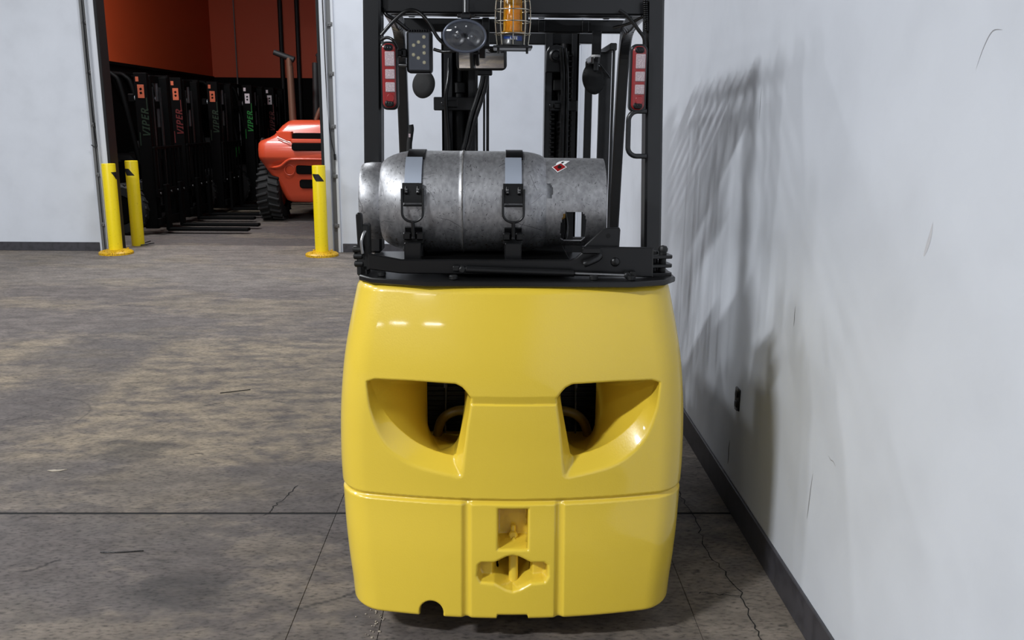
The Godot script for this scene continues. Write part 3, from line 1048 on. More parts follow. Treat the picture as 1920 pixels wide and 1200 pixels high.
# ---------------------------------------------------------------- the yellow forklift
func build_forklift() -> void:
	var t := thing("forklift", "yellow forklift seen from behind with a silver gas cylinder strapped on top", "forklift", Vector3(CX, 0, -3.2))
	var k: Kit
	var cw := MeshInstance3D.new()
	cw.name = "counterweight"
	cw.mesh = counterweight_mesh(t.position)
	cw.material_override = M.yellow
	t.add_child(cw, true)
	k = Kit.new()
	k.cyl(Vector3(CX + 0.003, 0.165, -2.452), Vector3(CX + 0.003, 0.335, -2.468), 0.0145, 24, 0.012)
	put("tow_pin", k, M.yellow, cw)
	k = Kit.new()
	k.cyl(Vector3(CX + 0.002, 0.331, -2.50), Vector3(CX + 0.002, 0.338, -2.472), 0.014, 16, 0.004)
	k.cyl(Vector3(CX + 0.002, 0.340, -2.485), Vector3(CX + 0.002, 0.366, -2.492), 0.008, 12, 0.003)
	put("pin_knob", k, M.yellow, cw)
	k = Kit.new()
	k.lathe([Vector2(0.0078, -0.003), Vector2(0.0065, 0.0012), Vector2(0.0035, 0.0018), Vector2(0.0, 0.0018)], Vector3(CX - 0.4985, 0.574, -2.5265), Vector3(-0.67, 0, 0.74).normalized(), 7)
	put("chip", k, M.soot, cw)
	# behind the pockets
	k = Kit.new()
	k.box(Vector3(CX, 0.70, -2.975), Vector3(0.79, 0.46, 0.03), 0.004)
	for i in 22:
		k.box(Vector3(CX, 0.50 + i * 0.018, -2.958), Vector3(0.74, 0.006, 0.01), 0.001)
	put("radiator", k, M.soot, t)
	k = Kit.new()
	k.tube(curve([Vector3(CX - 0.262, 0.44, -2.91), Vector3(CX - 0.255, 0.505, -2.91), Vector3(CX - 0.238, 0.56, -2.90), Vector3(CX - 0.20, 0.588, -2.90), Vector3(CX - 0.15, 0.595, -2.90), Vector3(CX, 0.595, -2.90), Vector3(CX + 0.15, 0.595, -2.90), Vector3(CX + 0.215, 0.585, -2.90), Vector3(CX + 0.253, 0.553, -2.90), Vector3(CX + 0.270, 0.50, -2.91), Vector3(CX + 0.275, 0.44, -2.91)]), 0.0165, 14)
	put("hose", k, M.hose_tan, t)
	k = Kit.new()
	for s in [-1.0, 1.0]:
		k.cyl(Vector3(CX + s * 0.225, 0.67, -2.92), Vector3(CX + s * 0.225, 0.80, -2.92), 0.007, 10, 0.001)
		k.cyl(Vector3(CX + s * 0.229, 0.50, -2.93), Vector3(CX + s * 0.225, 0.68, -2.93), 0.003, 8, 0.0005)
	put("rod", k, M.grey_steel, t)

	# body ahead of the counterweight (mostly out of sight)
	k = Kit.new()
	k.box(Vector3(CX, 0.45, -3.51), Vector3(0.90, 0.66, 1.02), 0.03)
	k.box(Vector3(CX, 0.87, -3.22), Vector3(0.80, 0.30, 0.44), 0.04)
	put("chassis", k, M.black_flat, t)
	k = Kit.new()
	k.box(Vector3(CX, 1.03, -3.28), Vector3(0.46, 0.10, 0.42), 0.03)
	k.box(Vector3(CX, 1.18, -3.13), Vector3(0.44, 0.36, 0.09), 0.03)
	put("seat", k, M.rubber, t)
	k = Kit.new()
	k.box(Vector3(CX, 0.80, -4.02), Vector3(0.80, 0.50, 0.10), 0.03)
	put("dashboard", k, M.black_flat, t)
	for w in [[-0.39, -2.99, 0.205, 0.13], [0.39, -2.99, 0.205, 0.13], [-0.42, -4.18, 0.265, 0.19], [0.42, -4.18, 0.265, 0.19]]:
		k = Kit.new()
		var r: float = w[2]
		var h: float = w[3] / 2
		k.lathe([Vector2(r * 0.6, -h), Vector2(r - 0.02, -h), Vector2(r, -h + 0.02), Vector2(r, h - 0.02), Vector2(r - 0.02, h), Vector2(r * 0.6, h)], Vector3(CX + w[0], r, w[1]), Vector3.RIGHT, 40)
		var tire := put("wheel", k, M.rubber, t)
		k = Kit.new()
		k.cyl(Vector3(CX + w[0] - h + 0.01, r, w[1]), Vector3(CX + w[0] + h - 0.01, r, w[1]), r * 0.61, 28, 0.01)
		put("hub", k, M.yellow, tire)

	# overhead guard
	for s in [-1.0, 1.0]:
		k = Kit.new()
		var xb := 0.0
		var xt := 0.0
		if s < 0:
			xb = -0.4175; xt = -0.396
		else:
			xb = 0.546; xt = 0.512
		var up := Vector3(xt - xb, 1.06, 0.0).normalized()
		k.bar(Vector3(xb, 1.125, -3.05), Vector3(xb, 1.125, -3.05) + up * 0.945, 0.058, 0.09, Vector3.BACK, 0.008)
		put("guard_post", k, M.black, t)
		# front pillar, leaning, bent into the roof rail
		k = Kit.new()
		var px := -0.414 if s < 0 else 0.562
		var pts := curve([Vector3(px, 0.62, -4.30), Vector3(px, 1.0, -4.18), Vector3(px - s * 0.002, 1.45, -4.09), Vector3(px - s * 0.004, 1.78, -4.0), Vector3(px - s * 0.006, 1.895, -3.94), Vector3(px - s * 0.012, 1.945, -3.84), Vector3(px - s * 0.02, 1.962, -3.6), Vector3(px - s * 0.03, 1.975, -3.08)], 5)
		for i in pts.size() - 1:
			var dd: Vector3 = (pts[i + 1] - pts[i]).normalized() * 0.006
			k.bar(pts[i] - dd, pts[i + 1] + dd, 0.046, 0.05, Vector3.BACK, 0.006)
		put("front_pillar", k, M.black, t)
	k = Kit.new()
	k.box(Vector3(CX, 1.974, -3.05), Vector3(0.865, 0.122, 0.03), 0.006)
	put("rear_beam", k, M.black, t)
	k = Kit.new()
	k.box(Vector3(CX, 1.946, -3.16), Vector3(0.86, 0.016, 0.20), 0.004)
	put("rear_shelf", k, M.black, t)
	k = Kit.new()
	k.box(Vector3(CX, 1.955, -3.30), Vector3(0.86, 0.044, 0.05), 0.005)
	put("roof_beam", k, M.black, t)
	k = Kit.new()
	k.box(Vector3(CX + 0.013, 1.972, -4.02), Vector3(0.98, 0.055, 0.045), 0.006)
	for s in [-0.18, -0.02, 0.14, 0.33]:
		k.box(Vector3(CX + s, 1.97, -3.993), Vector3(0.03, 0.045, 0.02), 0.003)
	put("front_beam", k, M.black, t)
	for i in 7:
		k = Kit.new()
		k.box(Vector3(CX, 2.035, -3.17 - i * 0.115), Vector3(0.88, 0.03, 0.03), 0.004)
		put("roof_bar", k, M.black, t)
	k = Kit.new()
	for s in [-0.42, -0.14, 0.14, 0.42]:
		k.box(Vector3(CX + s, 2.015, -3.53), Vector3(0.03, 0.028, 0.95), 0.004)
	put("roof_frame", k, M.black, t)
	# welded corner gussets and wiring under the roof
	k = Kit.new()
	k.tube(curve([Vector3(-0.372, 1.955, -3.06), Vector3(-0.36, 1.91, -3.03), Vector3(-0.32, 1.885, -3.03), Vector3(-0.27, 1.845, -3.05)]), 0.006, 8)
	k.tube(curve([Vector3(-0.372, 1.84, -3.0), Vector3(-0.33, 1.885, -3.0), Vector3(-0.29, 1.915, -3.0), Vector3(-0.255, 1.915, -3.0), Vector3(-0.22, 1.885, -2.99), Vector3(-0.185, 1.83, -2.98), Vector3(-0.15, 1.805, -2.98), Vector3(-0.12, 1.80, -2.98)]), 0.0058, 8)
	k.tube(curve([Vector3(-0.372, 1.825, -3.0), Vector3(-0.352, 1.832, -2.99), Vector3(-0.33, 1.822, -2.98), Vector3(-0.318, 1.80, -2.99)]), 0.005, 8)
	k.tube(curve([Vector3(-0.204, 1.80, -3.03), Vector3(-0.17, 1.792, -3.02), Vector3(-0.12, 1.795, -3.0), Vector3(-0.08, 1.805, -2.99)]), 0.0052, 8)
	k.tube(curve([Vector3(0.40, 1.925, -3.0), Vector3(0.43, 1.905, -3.0), Vector3(0.465, 1.865, -3.0), Vector3(0.487, 1.83, -3.0), Vector3(0.489, 1.75, -3.0)]), 0.006, 8)
	k.tube(curve([Vector3(0.485, 1.91, -3.02), Vector3(0.45, 1.895, -3.1), Vector3(0.41, 1.89, -3.2)]), 0.005, 8)
	put("wiring", k, M.cable, t)
	k = Kit.new()     # ribbed loom down the right post and across the roof edge
	for i in 16:
		k.torus(Vector3(0.4845 + 0.0005 * i, 1.955 - i * 0.006, -3.003), Vector3.UP, 0.006, 0.0028, 0, TAU, 10, 6)
	put("cable_loom", k, M.cable, t)

	for s in [-1.0, 1.0]:
		tail_light(t, Vector3(-0.347 if s < 0 else 0.469, 1.712, -3.0), s)
	work_light(t)
	spot_light(t)
	beacon(t)
	rear_mirror(t)
	round_mirror(t, Vector3(-0.309, 1.719, -3.88), false)
	round_mirror(t, Vector3(0.421, 1.749, -3.88), true)
	k = Kit.new()
	var hp := [Vector3(0.502, 1.607, -3.0), Vector3(0.470, 1.607, -2.995)]
	for i in 7:
		var a := PI / 2 + PI / 2 * i / 6
		hp.append(Vector3(0.473 + cos(a) * 0.03, 1.577 + sin(a) * 0.03, -2.995))
	for i in 7:
		var a := PI + PI / 2 * i / 6
		hp.append(Vector3(0.474 + cos(a) * 0.03, 1.49 + sin(a) * 0.03, -2.995))
	hp.append(Vector3(0.508, 1.460, -3.0))
	k.tube(hp, 0.0085, 14)
	put("grab_handle", k, M.black, t)
	k = Kit.new()
	k.tube(curve([Vector3(-0.338, 1.20, -3.5), Vector3(-0.335, 1.45, -3.5), Vector3(-0.331, 1.50, -3.5), Vector3(-0.326, 1.535, -3.5), Vector3(-0.328, 1.553, -3.5)]), 0.0105, 12)
	put("lever", k, M.rubber, t)
	k = Kit.new()
	k.box(Vector3(-0.331, 1.512, -3.486), Vector3(0.008, 0.014, 0.004), 0.001)
	put("lever_badge", k, M.reflector, t)
	build_mast(t)
	build_bracket(t)

func tail_light(t: Node3D, c: Vector3, s: float) -> void:
	var k := Kit.new()
	var f := Transform3D(Basis(), c)
	k.prism(rrect(0.056, 0.216, 0.02, 6), -0.02, 0.014, f, 0.004)
	var h := put("tail_light", k, M.black, t)
	k = Kit.new()
	k.prism(rrect(0.044, 0.202, 0.018, 6), 0.012, 0.024, f, 0.005)
	put("lens", k, M.red_lens, h, "red lens")
	for e in [1.0, -1.0]:
		k = Kit.new()
		k.prism(rrect(0.030, 0.020, 0.009, 5, Vector2(0, e * 0.088)), 0.020, 0.0285, f, 0.004)
		for q in [-0.008, 0.0, 0.008]:
			k.lathe([Vector2(0.0042, 0), Vector2(0.003, 0.003), Vector2(0, 0.0042)], c + Vector3(q, e * 0.087, 0.0275), Vector3.BACK, 10)
		put("end_cap", k, M.lamp_back if e > 0 else M.soot, h)
	for y in [[0.053, 0.046], [0.005, 0.031], [-0.036, 0.031]]:
		k = Kit.new()
		k.prism(rrect(0.031, y[1], 0.003, 3, Vector2(0.004, y[0])), 0.022, 0.0275, f, 0.002)
		put("reflector", k, M.reflector, h, "pale square reflector")
	k = Kit.new()
	k.prism(oval(0.026, 0.03, 18, Vector2(0.004, -0.071)), 0.022, 0.027, f, 0.002)
	put("reflector", k, M.red_lens, h, "red round reflector")

func work_light(t: Node3D) -> void:
	var c := Vector3(-0.2505, 1.791, -3.03)
	var f := Transform3D(Basis(), c)
	var k := Kit.new()
	k.prism(rrect(0.084, 0.136, 0.012, 5), -0.035, 0.014, f, 0.006)
	for i in 9:
		k.box(c + Vector3(-0.032 + i * 0.008, 0.066, 0.002), Vector3(0.004, 0.008, 0.03), 0.001)
	k.box(c + Vector3(-0.052, -0.004, -0.01), Vector3(0.022, 0.028, 0.03), 0.004)
	k.box(c + Vector3(-0.066, -0.004, -0.02), Vector3(0.03, 0.02, 0.05), 0.004)
	k.tube([c + Vector3(-0.04, -0.004, -0.03), c + Vector3(-0.1, -0.01, -0.06), c + Vector3(-0.15, 0.0, -0.03)], 0.009, 8)
	var h := put("work_light", k, M.black, t)
	k = Kit.new()
	k.prism(rrect(0.066, 0.116, 0.005, 4), 0.012, 0.0155, f, 0.001)
	put("reflector", k, M.lamp_back, h)
	for p in [[0.016, 0.046], [-0.002, 0.030], [-0.018, 0.020], [0.016, 0.016], [0.016, -0.004], [-0.019, -0.010], [-0.003, -0.020], [0.016, -0.034]]:
		k = Kit.new()
		var o := c + Vector3(p[0], p[1], 0.015)
		k.lathe([Vector2(0.0058, 0), Vector2(0.0054, 0.003), Vector2(0.0046, 0.0032), Vector2(0.0038, 0.001), Vector2(0, 0.001)], o, Vector3.BACK, 14)
		k.lathe([Vector2(0.0034, 0), Vector2(0.0024, 0.003), Vector2(0, 0.004)], o, Vector3.BACK, 10)
		put("led", k, M.led, h)
	k = Kit.new()
	k.box(c + Vector3(0, 0, 0.0225), Vector3(0.066, 0.116, 0.001), 0.0003)
	put("cover", k, M.glass, h)

func spot_light(t: Node3D) -> void:
	var c := Vector3(-0.0995, 1.837, -2.97)
	var f := Transform3D(Basis(Vector3.BACK, deg_to_rad(-2)), c)
	var k := Kit.new()
	for i in 6:       # bowl behind the lens
		var a0 := i / 6.0
		var a1 := (i + 1) / 6.0
		var s0 := sqrt(1 - a0 * a0)
		var s1 := sqrt(maxf(0.02, 1 - a1 * a1))
		var rows := [[], []]
		for q in 41:
			var b := TAU * q / 40
			rows[0].append(f * Vector3(cos(b) * 0.068 * s0, sin(b) * 0.049 * s0, -0.05 * a0))
			rows[1].append(f * Vector3(cos(b) * 0.068 * s1, sin(b) * 0.049 * s1, -0.05 * a1))
		k.sheet(rows, Vector3.BACK, c)
	k.prism(oval(0.137, 0.099, 48), -0.004, 0.002, f, 0.001)
	var h := put("spotlight", k, M.soot, t)
	k = Kit.new()
	var ring := []
	for q in 49:
		var b := TAU * q / 48
		ring.append(f * Vector3(cos(b) * 0.068, sin(b) * 0.0485, 0.004))
	k.tube(ring, 0.0045, 10)
	put("bezel", k, M.bezel, h)
	for s in [-0.026, 0.026]:
		k = Kit.new()
		k.lathe([Vector2(0.026, 0.003), Vector2(0.022, 0.0), Vector2(0.012, -0.003), Vector2(0.0, -0.004)], f * Vector3(s, -0.004, 0.004), f.basis.z, 24)
		k.lathe([Vector2(0.009, 0), Vector2(0.007, 0.006), Vector2(0.0, 0.009)], f * Vector3(s, -0.002, 0.0), f.basis.z, 16)
		put("projector", k, M.lamp_back, h)
	for p in [[-0.024, 0.012], [0.004, 0.03], [-0.03, 0.026], [0.012, -0.006]]:
		k = Kit.new()
		k.lathe([Vector2(0.003, 0), Vector2(0.002, 0.002), Vector2(0, 0.003)], f * Vector3(p[0], p[1], 0.004), f.basis.z, 8)
		put("led", k, M.white, h)
	k = Kit.new()
	var dome := []
	for i in 7:
		var row := []
		var a := i / 6.0
		for q in 41:
			var b := TAU * q / 40
			row.append(f * Vector3(cos(b) * 0.066 * a, sin(b) * 0.047 * a, 0.006 + 0.016 * (1 - a * a)))
		dome.append(row)
	k.sheet(dome, Vector3.BACK)
	put("cover", k, M.glass, h)
	k = Kit.new()
	k.box(c + Vector3(0.004, 0.061, -0.01), Vector3(0.034, 0.018, 0.03), 0.004)
	k.box(c + Vector3(0.0, 0.052, -0.01), Vector3(0.018, 0.02, 0.02), 0.003)
	k.cyl(c + Vector3(0.004, 0.07, -0.01), c + Vector3(0.004, 0.115, -0.02), 0.011, 12)
	k.cyl(c + Vector3(-0.024, 0.062, -0.004), c + Vector3(0.032, 0.062, -0.004), 0.006, 10)
	put("spotlight_bracket", k, M.black, h)

func beacon(t: Node3D) -> void:
	var c := Vector3(0.0545, 1.806, -2.945)
	var k := Kit.new()
	k.lathe([Vector2(0, 0), Vector2(0.040, 0), Vector2(0.041, 0.006), Vector2(0.038, 0.012), Vector2(0.038, 0.032), Vector2(0.034, 0.036), Vector2(0, 0.036)], c, Vector3.UP, 36)
	k.box(c + Vector3(0, -0.004, -0.03), Vector3(0.125, 0.008, 0.13), 0.002)
	k.box(c + Vector3(0, 0.07, -0.088), Vector3(0.105, 0.16, 0.012), 0.003)
	var h := put("beacon", k, M.black, t)
	k = Kit.new()
	k.lathe([Vector2(0.0365, 0.036), Vector2(0.0365, 0.044), Vector2(0.0305, 0.046), Vector2(0.030, 0.138), Vector2(0.027, 0.143), Vector2(0.0, 0.146), ], c, Vector3.UP, 40)
	put("lens", k, M.amber, h, "amber lens")
	k = Kit.new()
	k.cyl(c + Vector3(0, 0.04, 0), c + Vector3(0, 0.12, 0), 0.016, 20, 0.004)
	put("reflector", k, M.amber_core, h)
	# wire cage: six uprights and four rings
	for i in 8:
		k = Kit.new()
		var a := TAU * (i + 0.5) / 8 - PI / 8
		var d := Vector3(sin(a), 0, cos(a))
		k.tube(curve([c + d * 0.049 + Vector3(0, 0.002, 0), c + d * 0.0525 + Vector3(0, 0.03, 0), c + d * 0.056 + Vector3(0, 0.075, 0), c + d * 0.054 + Vector3(0, 0.13, 0), c + d * 0.045 + Vector3(0, 0.158, 0), c + d * 0.004 + Vector3(0, 0.166, 0)]), 0.0018, 8)
		put("cage_wire", k, M.bright, h)
	for y in [[0.036, 0.056], [0.073, 0.058], [0.108, 0.058], [0.140, 0.054]]:
		k = Kit.new()
		k.torus(c + Vector3(0, y[0], 0), Vector3.UP, y[1], 0.0018, 0, TAU, 40, 8)
		put("cage_ring", k, M.bright, h)
	for s in [-0.046, 0.046]:
		k = Kit.new()
		k.cyl(c + Vector3(s, -0.024, 0.012), c + Vector3(s, 0.004, 0.012), 0.004, 8, 0.001)
		put("bolt", k, M.soot, h)
	# blue label round the base, white letters
	k = Kit.new()
	for i in 12:
		if i == 7:
			continue
		var a0 := lerpf(-0.85, 0.85, i / 12.0)
		var a1 := lerpf(-0.85, 0.85, (i + 1) / 12.0)
		var d0 := Vector3(sin(a0), 0, cos(a0))
		var d1 := Vector3(sin(a1), 0, cos(a1))
		var lo := 0.020 if i < 7 else 0.014
		k.quad(c + d0 * 0.0385 + Vector3(0, lo, 0), c + d1 * 0.0385 + Vector3(0, lo, 0), c + d1 * 0.0385 + Vector3(0, 0.028, 0), c + d0 * 0.0385 + Vector3(0, 0.028, 0), d0, d1, d1, d0)
	put("label", k, M.blue, h, "blue label")
	lettering("LITE", 0.009, c + Vector3(0.003, 0.0215, 0.0385), Basis(), M.white, h)

func lettering(s: String, high: float, at: Vector3, b: Basis, m: Material, parent: Node3D, italic := 0.0) -> void:
	var tm := TextMesh.new()
	var f := SystemFont.new()
	f.font_names = PackedStringArray(["Droid Sans"])
	f.font_weight = 700
	tm.font = f
	tm.text = s
	tm.font_size = 32
	tm.pixel_size = high / 24.0
	tm.depth = 0.0015
	var o := MeshInstance3D.new()
	o.name = "lettering"
	o.mesh = tm
	o.material_override = m
	var sk := Basis(Vector3(1, 0, 0), Vector3(italic, 1, 0), Vector3(0, 0, 1))
	o.transform = Transform3D(b * sk, at - origin_of(parent))
	parent.add_child(o, true)

func rear_mirror(t: Node3D) -> void:
	var c := Vector3(-0.058, 1.815, -3.70)
	var f := Transform3D(Basis(Vector3.UP, deg_to_rad(-9)) * Basis(Vector3.RIGHT, deg_to_rad(6)), c)
	var k := Kit.new()
	k.prism(rrect(0.205, 0.094, 0.02, 6), -0.02, 0.006, f, 0.005)
	k.box(c + Vector3(0.014, -0.055, -0.012), Vector3(0.062, 0.022, 0.03), 0.004)
	k.box(c + Vector3(0.018, 0.09, -0.03), Vector3(0.03, 0.14, 0.02), 0.004)
	var h := put("rear_mirror", k, M.black, t)
	k = Kit.new()
	var rows := []
	for j in 9:
		var row := []
		for i in 21:
			var x := lerpf(-0.090, 0.093, i / 20.0)
			var y := lerpf(-0.037, 0.037, j / 8.0)
			row.append(f * Vector3(x, y, 0.0145 - x * x * 0.85 - y * y * 0.85))
		rows.append(row)
	k.sheet(rows, Vector3.BACK)
	put("mirror_glass", k, M.mirror_glass, h, "convex mirror glass")

func round_mirror(t: Node3D, c: Vector3, right: bool) -> void:
	var k := Kit.new()
	var f := Transform3D(Basis(Vector3.UP, deg_to_rad(25 if right else -25)) * Basis(Vector3.RIGHT, deg_to_rad(-8)), c)
	var prof := [Vector2(0, 0.012), Vector2(0.03, 0.010), Vector2(0.046, 0.004), Vector2(0.052, -0.006), Vector2(0.050, -0.012), Vector2(0, -0.012)]
	var rp := []
	for p in prof:
		rp.append(Vector2(p.x * 1.1, p.y))
	var kk := Kit.new()
	kk.lathe(rp, Vector3.ZERO, Vector3.BACK, 44)
	var sc := Basis.from_scale(Vector3(0.96, 1.16 if right else 1.03, 1.0))
	for i in kk.v.size():
		k.v.append(f * (sc * kk.v[i]))
		k.n.append((f.basis * kk.n[i]).normalized())
		k.uv.append(Vector2())
	if right:
		for i in 16:
			var a := TAU * i / 16
			k.box(f * Vector3(cos(a) * 0.052, sin(a) * 0.062, 0.0), Vector3(0.003, 0.003, 0.012), 0.0008)
	var h := put("round_mirror", k, M.rubber, t)
	k = Kit.new()
	if right:
		k.box(c + Vector3(0.008, 0.145, -0.02), Vector3(0.040, 0.10, 0.012), 0.003)
		k.cyl(c + Vector3(0.004, 0.055, 0.0), c + Vector3(0.004, 0.096, -0.01), 0.019, 12, 0.003)
		k.box(c + Vector3(0.004, 0.05, 0.014), Vector3(0.02, 0.04, 0.012), 0.003)
		k.tube(curve([c + Vector3(0.01, 0.07, 0.01), c + Vector3(0.03, 0.05, 0.0), c + Vector3(0.055, 0.02, 0.0), c + Vector3(0.07, 0.005, -0.02)]), 0.0035, 8)
		put("mirror_bracket", k, M.black, h)
		k = Kit.new()
		k.lathe([Vector2(0.0195, 0), Vector2(0.0202, 0.002), Vector2(0.0202, 0.007), Vector2(0.0195, 0.009)], c + Vector3(0.004, 0.088, -0.008), Vector3.UP, 20)
		put("collar", k, M.white, h, "white collar")
	else:
		k.tube([c + Vector3(0, 0.04, -0.012), c + Vector3(-0.03, 0.075, -0.02), c + Vector3(-0.105, 0.08, -0.08)], 0.008, 8)
		put("mirror_bracket", k, M.black, h)

func build_mast(t: Node3D) -> void:
	var k: Kit
	var z := -4.38
	# outer and inner rails: U sections
	for r in [[-0.230, 0.05, 0.14, 1], [-0.113, 0.034, 0.11, -1], [0.253, 0.036, 0.11, 1], [0.376, 0.036, 0.14, -1]]:
		k = Kit.new()
		var x: float = r[0]
		var w: float = r[1]
		var d: float = r[2]
		k.box(Vector3(x - r[3] * (w / 2 - 0.006), 1.05, z), Vector3(0.012, 1.92, d), 0.002)
		k.box(Vector3(x, 1.05, z + d / 2 - 0.006), Vector3(w, 1.92, 0.012), 0.003)
		k.box(Vector3(x, 1.05, z - d / 2 + 0.006), Vector3(w, 1.92, 0.012), 0.003)
		put("mast_rail", k, M.black, t)
	for s in [-0.178, 0.328]:
		k = Kit.new()
		k.cyl(Vector3(s, 0.2, z + 0.01), Vector3(s, 1.70, z + 0.01), 0.034, 24, 0.004)
		k.cyl(Vector3(s, 1.695, z + 0.01), Vector3(s, 1.745, z + 0.01), 0.042, 24, 0.004)
		var cyl := put("lift_cylinder", k, M.black_flat, t)
		k = Kit.new()
		k.cyl(Vector3(s, 1.745, z + 0.01), Vector3(s, 1.93, z + 0.01), 0.022, 20, 0.002)
		put("piston", k, M.soot, cyl)
	for b in [[-0.186, 0.212, 1.645, 0.062], [0.325, 0.13, 1.64, 0.05]]:
		k = Kit.new()
		k.box(Vector3(b[0], b[2], z + 0.075), Vector3(b[1], b[3], 0.03), 0.004)
		k.box(Vector3(b[0] - 0.02, b[2], z + 0.095), Vector3(0.06, b[3] * 0.6, 0.02), 0.006)
		for q in [-0.06, -0.03]:
			k.cyl(Vector3(b[0] + q, b[2], z + 0.088), Vector3(b[0] + q, b[2], z + 0.104), 0.011, 6, 0.002)
		put("clamp", k, M.black, t)
	for y in [[1.952, 0.055], [0.95, 0.09], [0.35, 0.12]]:
		k = Kit.new()
		k.box(Vector3(0.078, y[0], z - 0.02), Vector3(0.66, y[1], 0.04), 0.005)
		put("cross_member", k, M.black, t)
	k = Kit.new()
	k.box(Vector3(0.425, 1.955, z + 0.04), Vector3(0.075, 0.058, 0.05), 0.004)
	put("rail_end", k, M.black, t)
	for b in [[-0.172, 0.13], [0.322, 0.13]]:
		k = Kit.new()
		k.box(Vector3(b[0], 1.04, z - 0.045), Vector3(b[1], 1.84, 0.012), 0.002)
		put("inner_mast", k, M.soot, t)
	# chain and the pulley at the right column
	k = Kit.new()
	for q in [-0.010, 0.010]:
		for i in 34:
			k.box(Vector3(0.352 + q, 1.88 - i * 0.0245, z + 0.085), Vector3(0.006, 0.021, 0.010), 0.002)
	for i in 34:
		k.cyl(Vector3(0.338, 1.868 - i * 0.0245, z + 0.085), Vector3(0.366, 1.868 - i * 0.0245, z + 0.085), 0.0045, 8, 0.0008)
	put("chain", k, M.soot, t)
	k = Kit.new()
	for i in 22:
		k.cyl(Vector3(0.262, 1.60 - i * 0.022, z + 0.075), Vector3(0.282, 1.60 - i * 0.022, z + 0.075), 0.006, 8, 0.001)
	put("chain", k, M.soot, t)
	k = Kit.new()
	k.prism(PackedVector2Array([Vector2(-0.048, -0.075), Vector2(0.048, -0.075), Vector2(0.048, 0.02), Vector2(0.034, 0.042), Vector2(0.0, 0.052), Vector2(-0.034, 0.042), Vector2(-0.048, 0.02)]), -0.01, 0.012, Transform3D(Basis(), Vector3(0.285, 1.868, z + 0.075)), 0.004)
	var pl := put("pulley_plate", k, M.black, t)
	k = Kit.new()
	k.lathe([Vector2(0.032, 0), Vector2(0.032, 0.008), Vector2(0.024, 0.012), Vector2(0.018, 0.006), Vector2(0.012, 0.006), Vector2(0.010, 0.014), Vector2(0, 0.014)], Vector3(0.283, 1.868, z + 0.087), Vector3.BACK, 28)
	put("pulley", k, M.black, pl)
	k = Kit.new()
	k.box(Vector3(0.30, 1.735, z + 0.06), Vector3(0.05, 0.05, 0.03), 0.003)
	k.cyl(Vector3(0.302, 1.62, z + 0.06), Vector3(0.302, 1.71, z + 0.06), 0.004, 8)
	put("valve_block", k, M.black_flat, t)
	# hoses
	for h in [[[Vector3(-0.055, 1.80, -4.22), Vector3(-0.062, 1.74, -4.22), Vector3(-0.085, 1.67, -4.22), Vector3(-0.115, 1.58, -4.22), Vector3(-0.14, 1.47, -4.22), Vector3(-0.155, 1.40, -4.22), Vector3(-0.16, 1.2, -4.22)], 0.0115],
		[[Vector3(-0.038, 1.80, -4.22), Vector3(-0.045, 1.73, -4.22), Vector3(-0.066, 1.66, -4.22), Vector3(-0.096, 1.57, -4.22), Vector3(-0.12, 1.47, -4.22), Vector3(-0.135, 1.40, -4.22), Vector3(-0.14, 1.2, -4.22)], 0.0105],
		[[Vector3(-0.215, 1.85, -4.28), Vector3(-0.22, 1.76, -4.26), Vector3(-0.232, 1.68, -4.25), Vector3(-0.228, 1.58, -4.26), Vector3(-0.218, 1.45, -4.27), Vector3(-0.215, 1.2, -4.27)], 0.010],
		[[Vector3(0.305, 1.90, -4.25), Vector3(0.315, 1.78, -4.25), Vector3(0.318, 1.6, -4.25), Vector3(0.318, 1.2, -4.25)], 0.011],
		[[Vector3(0.322, 1.90, -4.25), Vector3(0.334, 1.78, -4.25), Vector3(0.337, 1.6, -4.25), Vector3(0.337, 1.2, -4.25)], 0.008],
		[[Vector3(-0.088, 1.84, -4.24), Vector3(-0.088, 1.6, -4.24), Vector3(-0.086, 1.2, -4.24)], 0.006]]:
		k = Kit.new()
		k.tube(curve(h[0]), h[1], 12)
		put("hose", k, M.cable, t)
	k = Kit.new()
	k.box(Vector3(-0.054, 1.40, -4.36), Vector3(0.010, 1.0, 0.03), 0.002)
	k.box(Vector3(-0.037, 1.40, -4.36), Vector3(0.014, 1.0, 0.03), 0.002)
	put("tilt_guard", k, M.black, t)
	# upright frame at the right, between pillar and mast
	k = Kit.new()
	k.box(Vector3(0.463, 1.35, -4.52), Vector3(0.037, 1.02, 0.03), 0.004)
	k.box(Vector3(0.473, 1.35, -3.93), Vector3(0.050, 1.02, 0.04), 0.004)
	k.bar(Vector3(0.486, 1.872, -3.78), Vector3(0.463, 1.858, -4.54), 0.03, 0.03)
	k.box(Vector3(0.490, 1.37, -3.79), Vector3(0.010, 1.02, 0.02), 0.003)
	put("side_frame", k, M.black, t)
	# carriage and forks ahead of the mast
	k = Kit.new()
	k.box(Vector3(0.078, 0.52, z - 0.12), Vector3(0.86, 0.09, 0.04), 0.006)
	k.box(Vector3(0.078, 0.14, z - 0.12), Vector3(0.86, 0.09, 0.04), 0.006)
	put("carriage", k, M.black, t)
	for s in [-0.18, 0.34]:
		k = Kit.new()
		k.box(Vector3(s, 0.33, z - 0.165), Vector3(0.10, 0.56, 0.045), 0.006)
		k.box(Vector3(s, 0.045, z - 0.70), Vector3(0.10, 0.04, 1.08), 0.006)
		put("fork", k, M.fork, t)

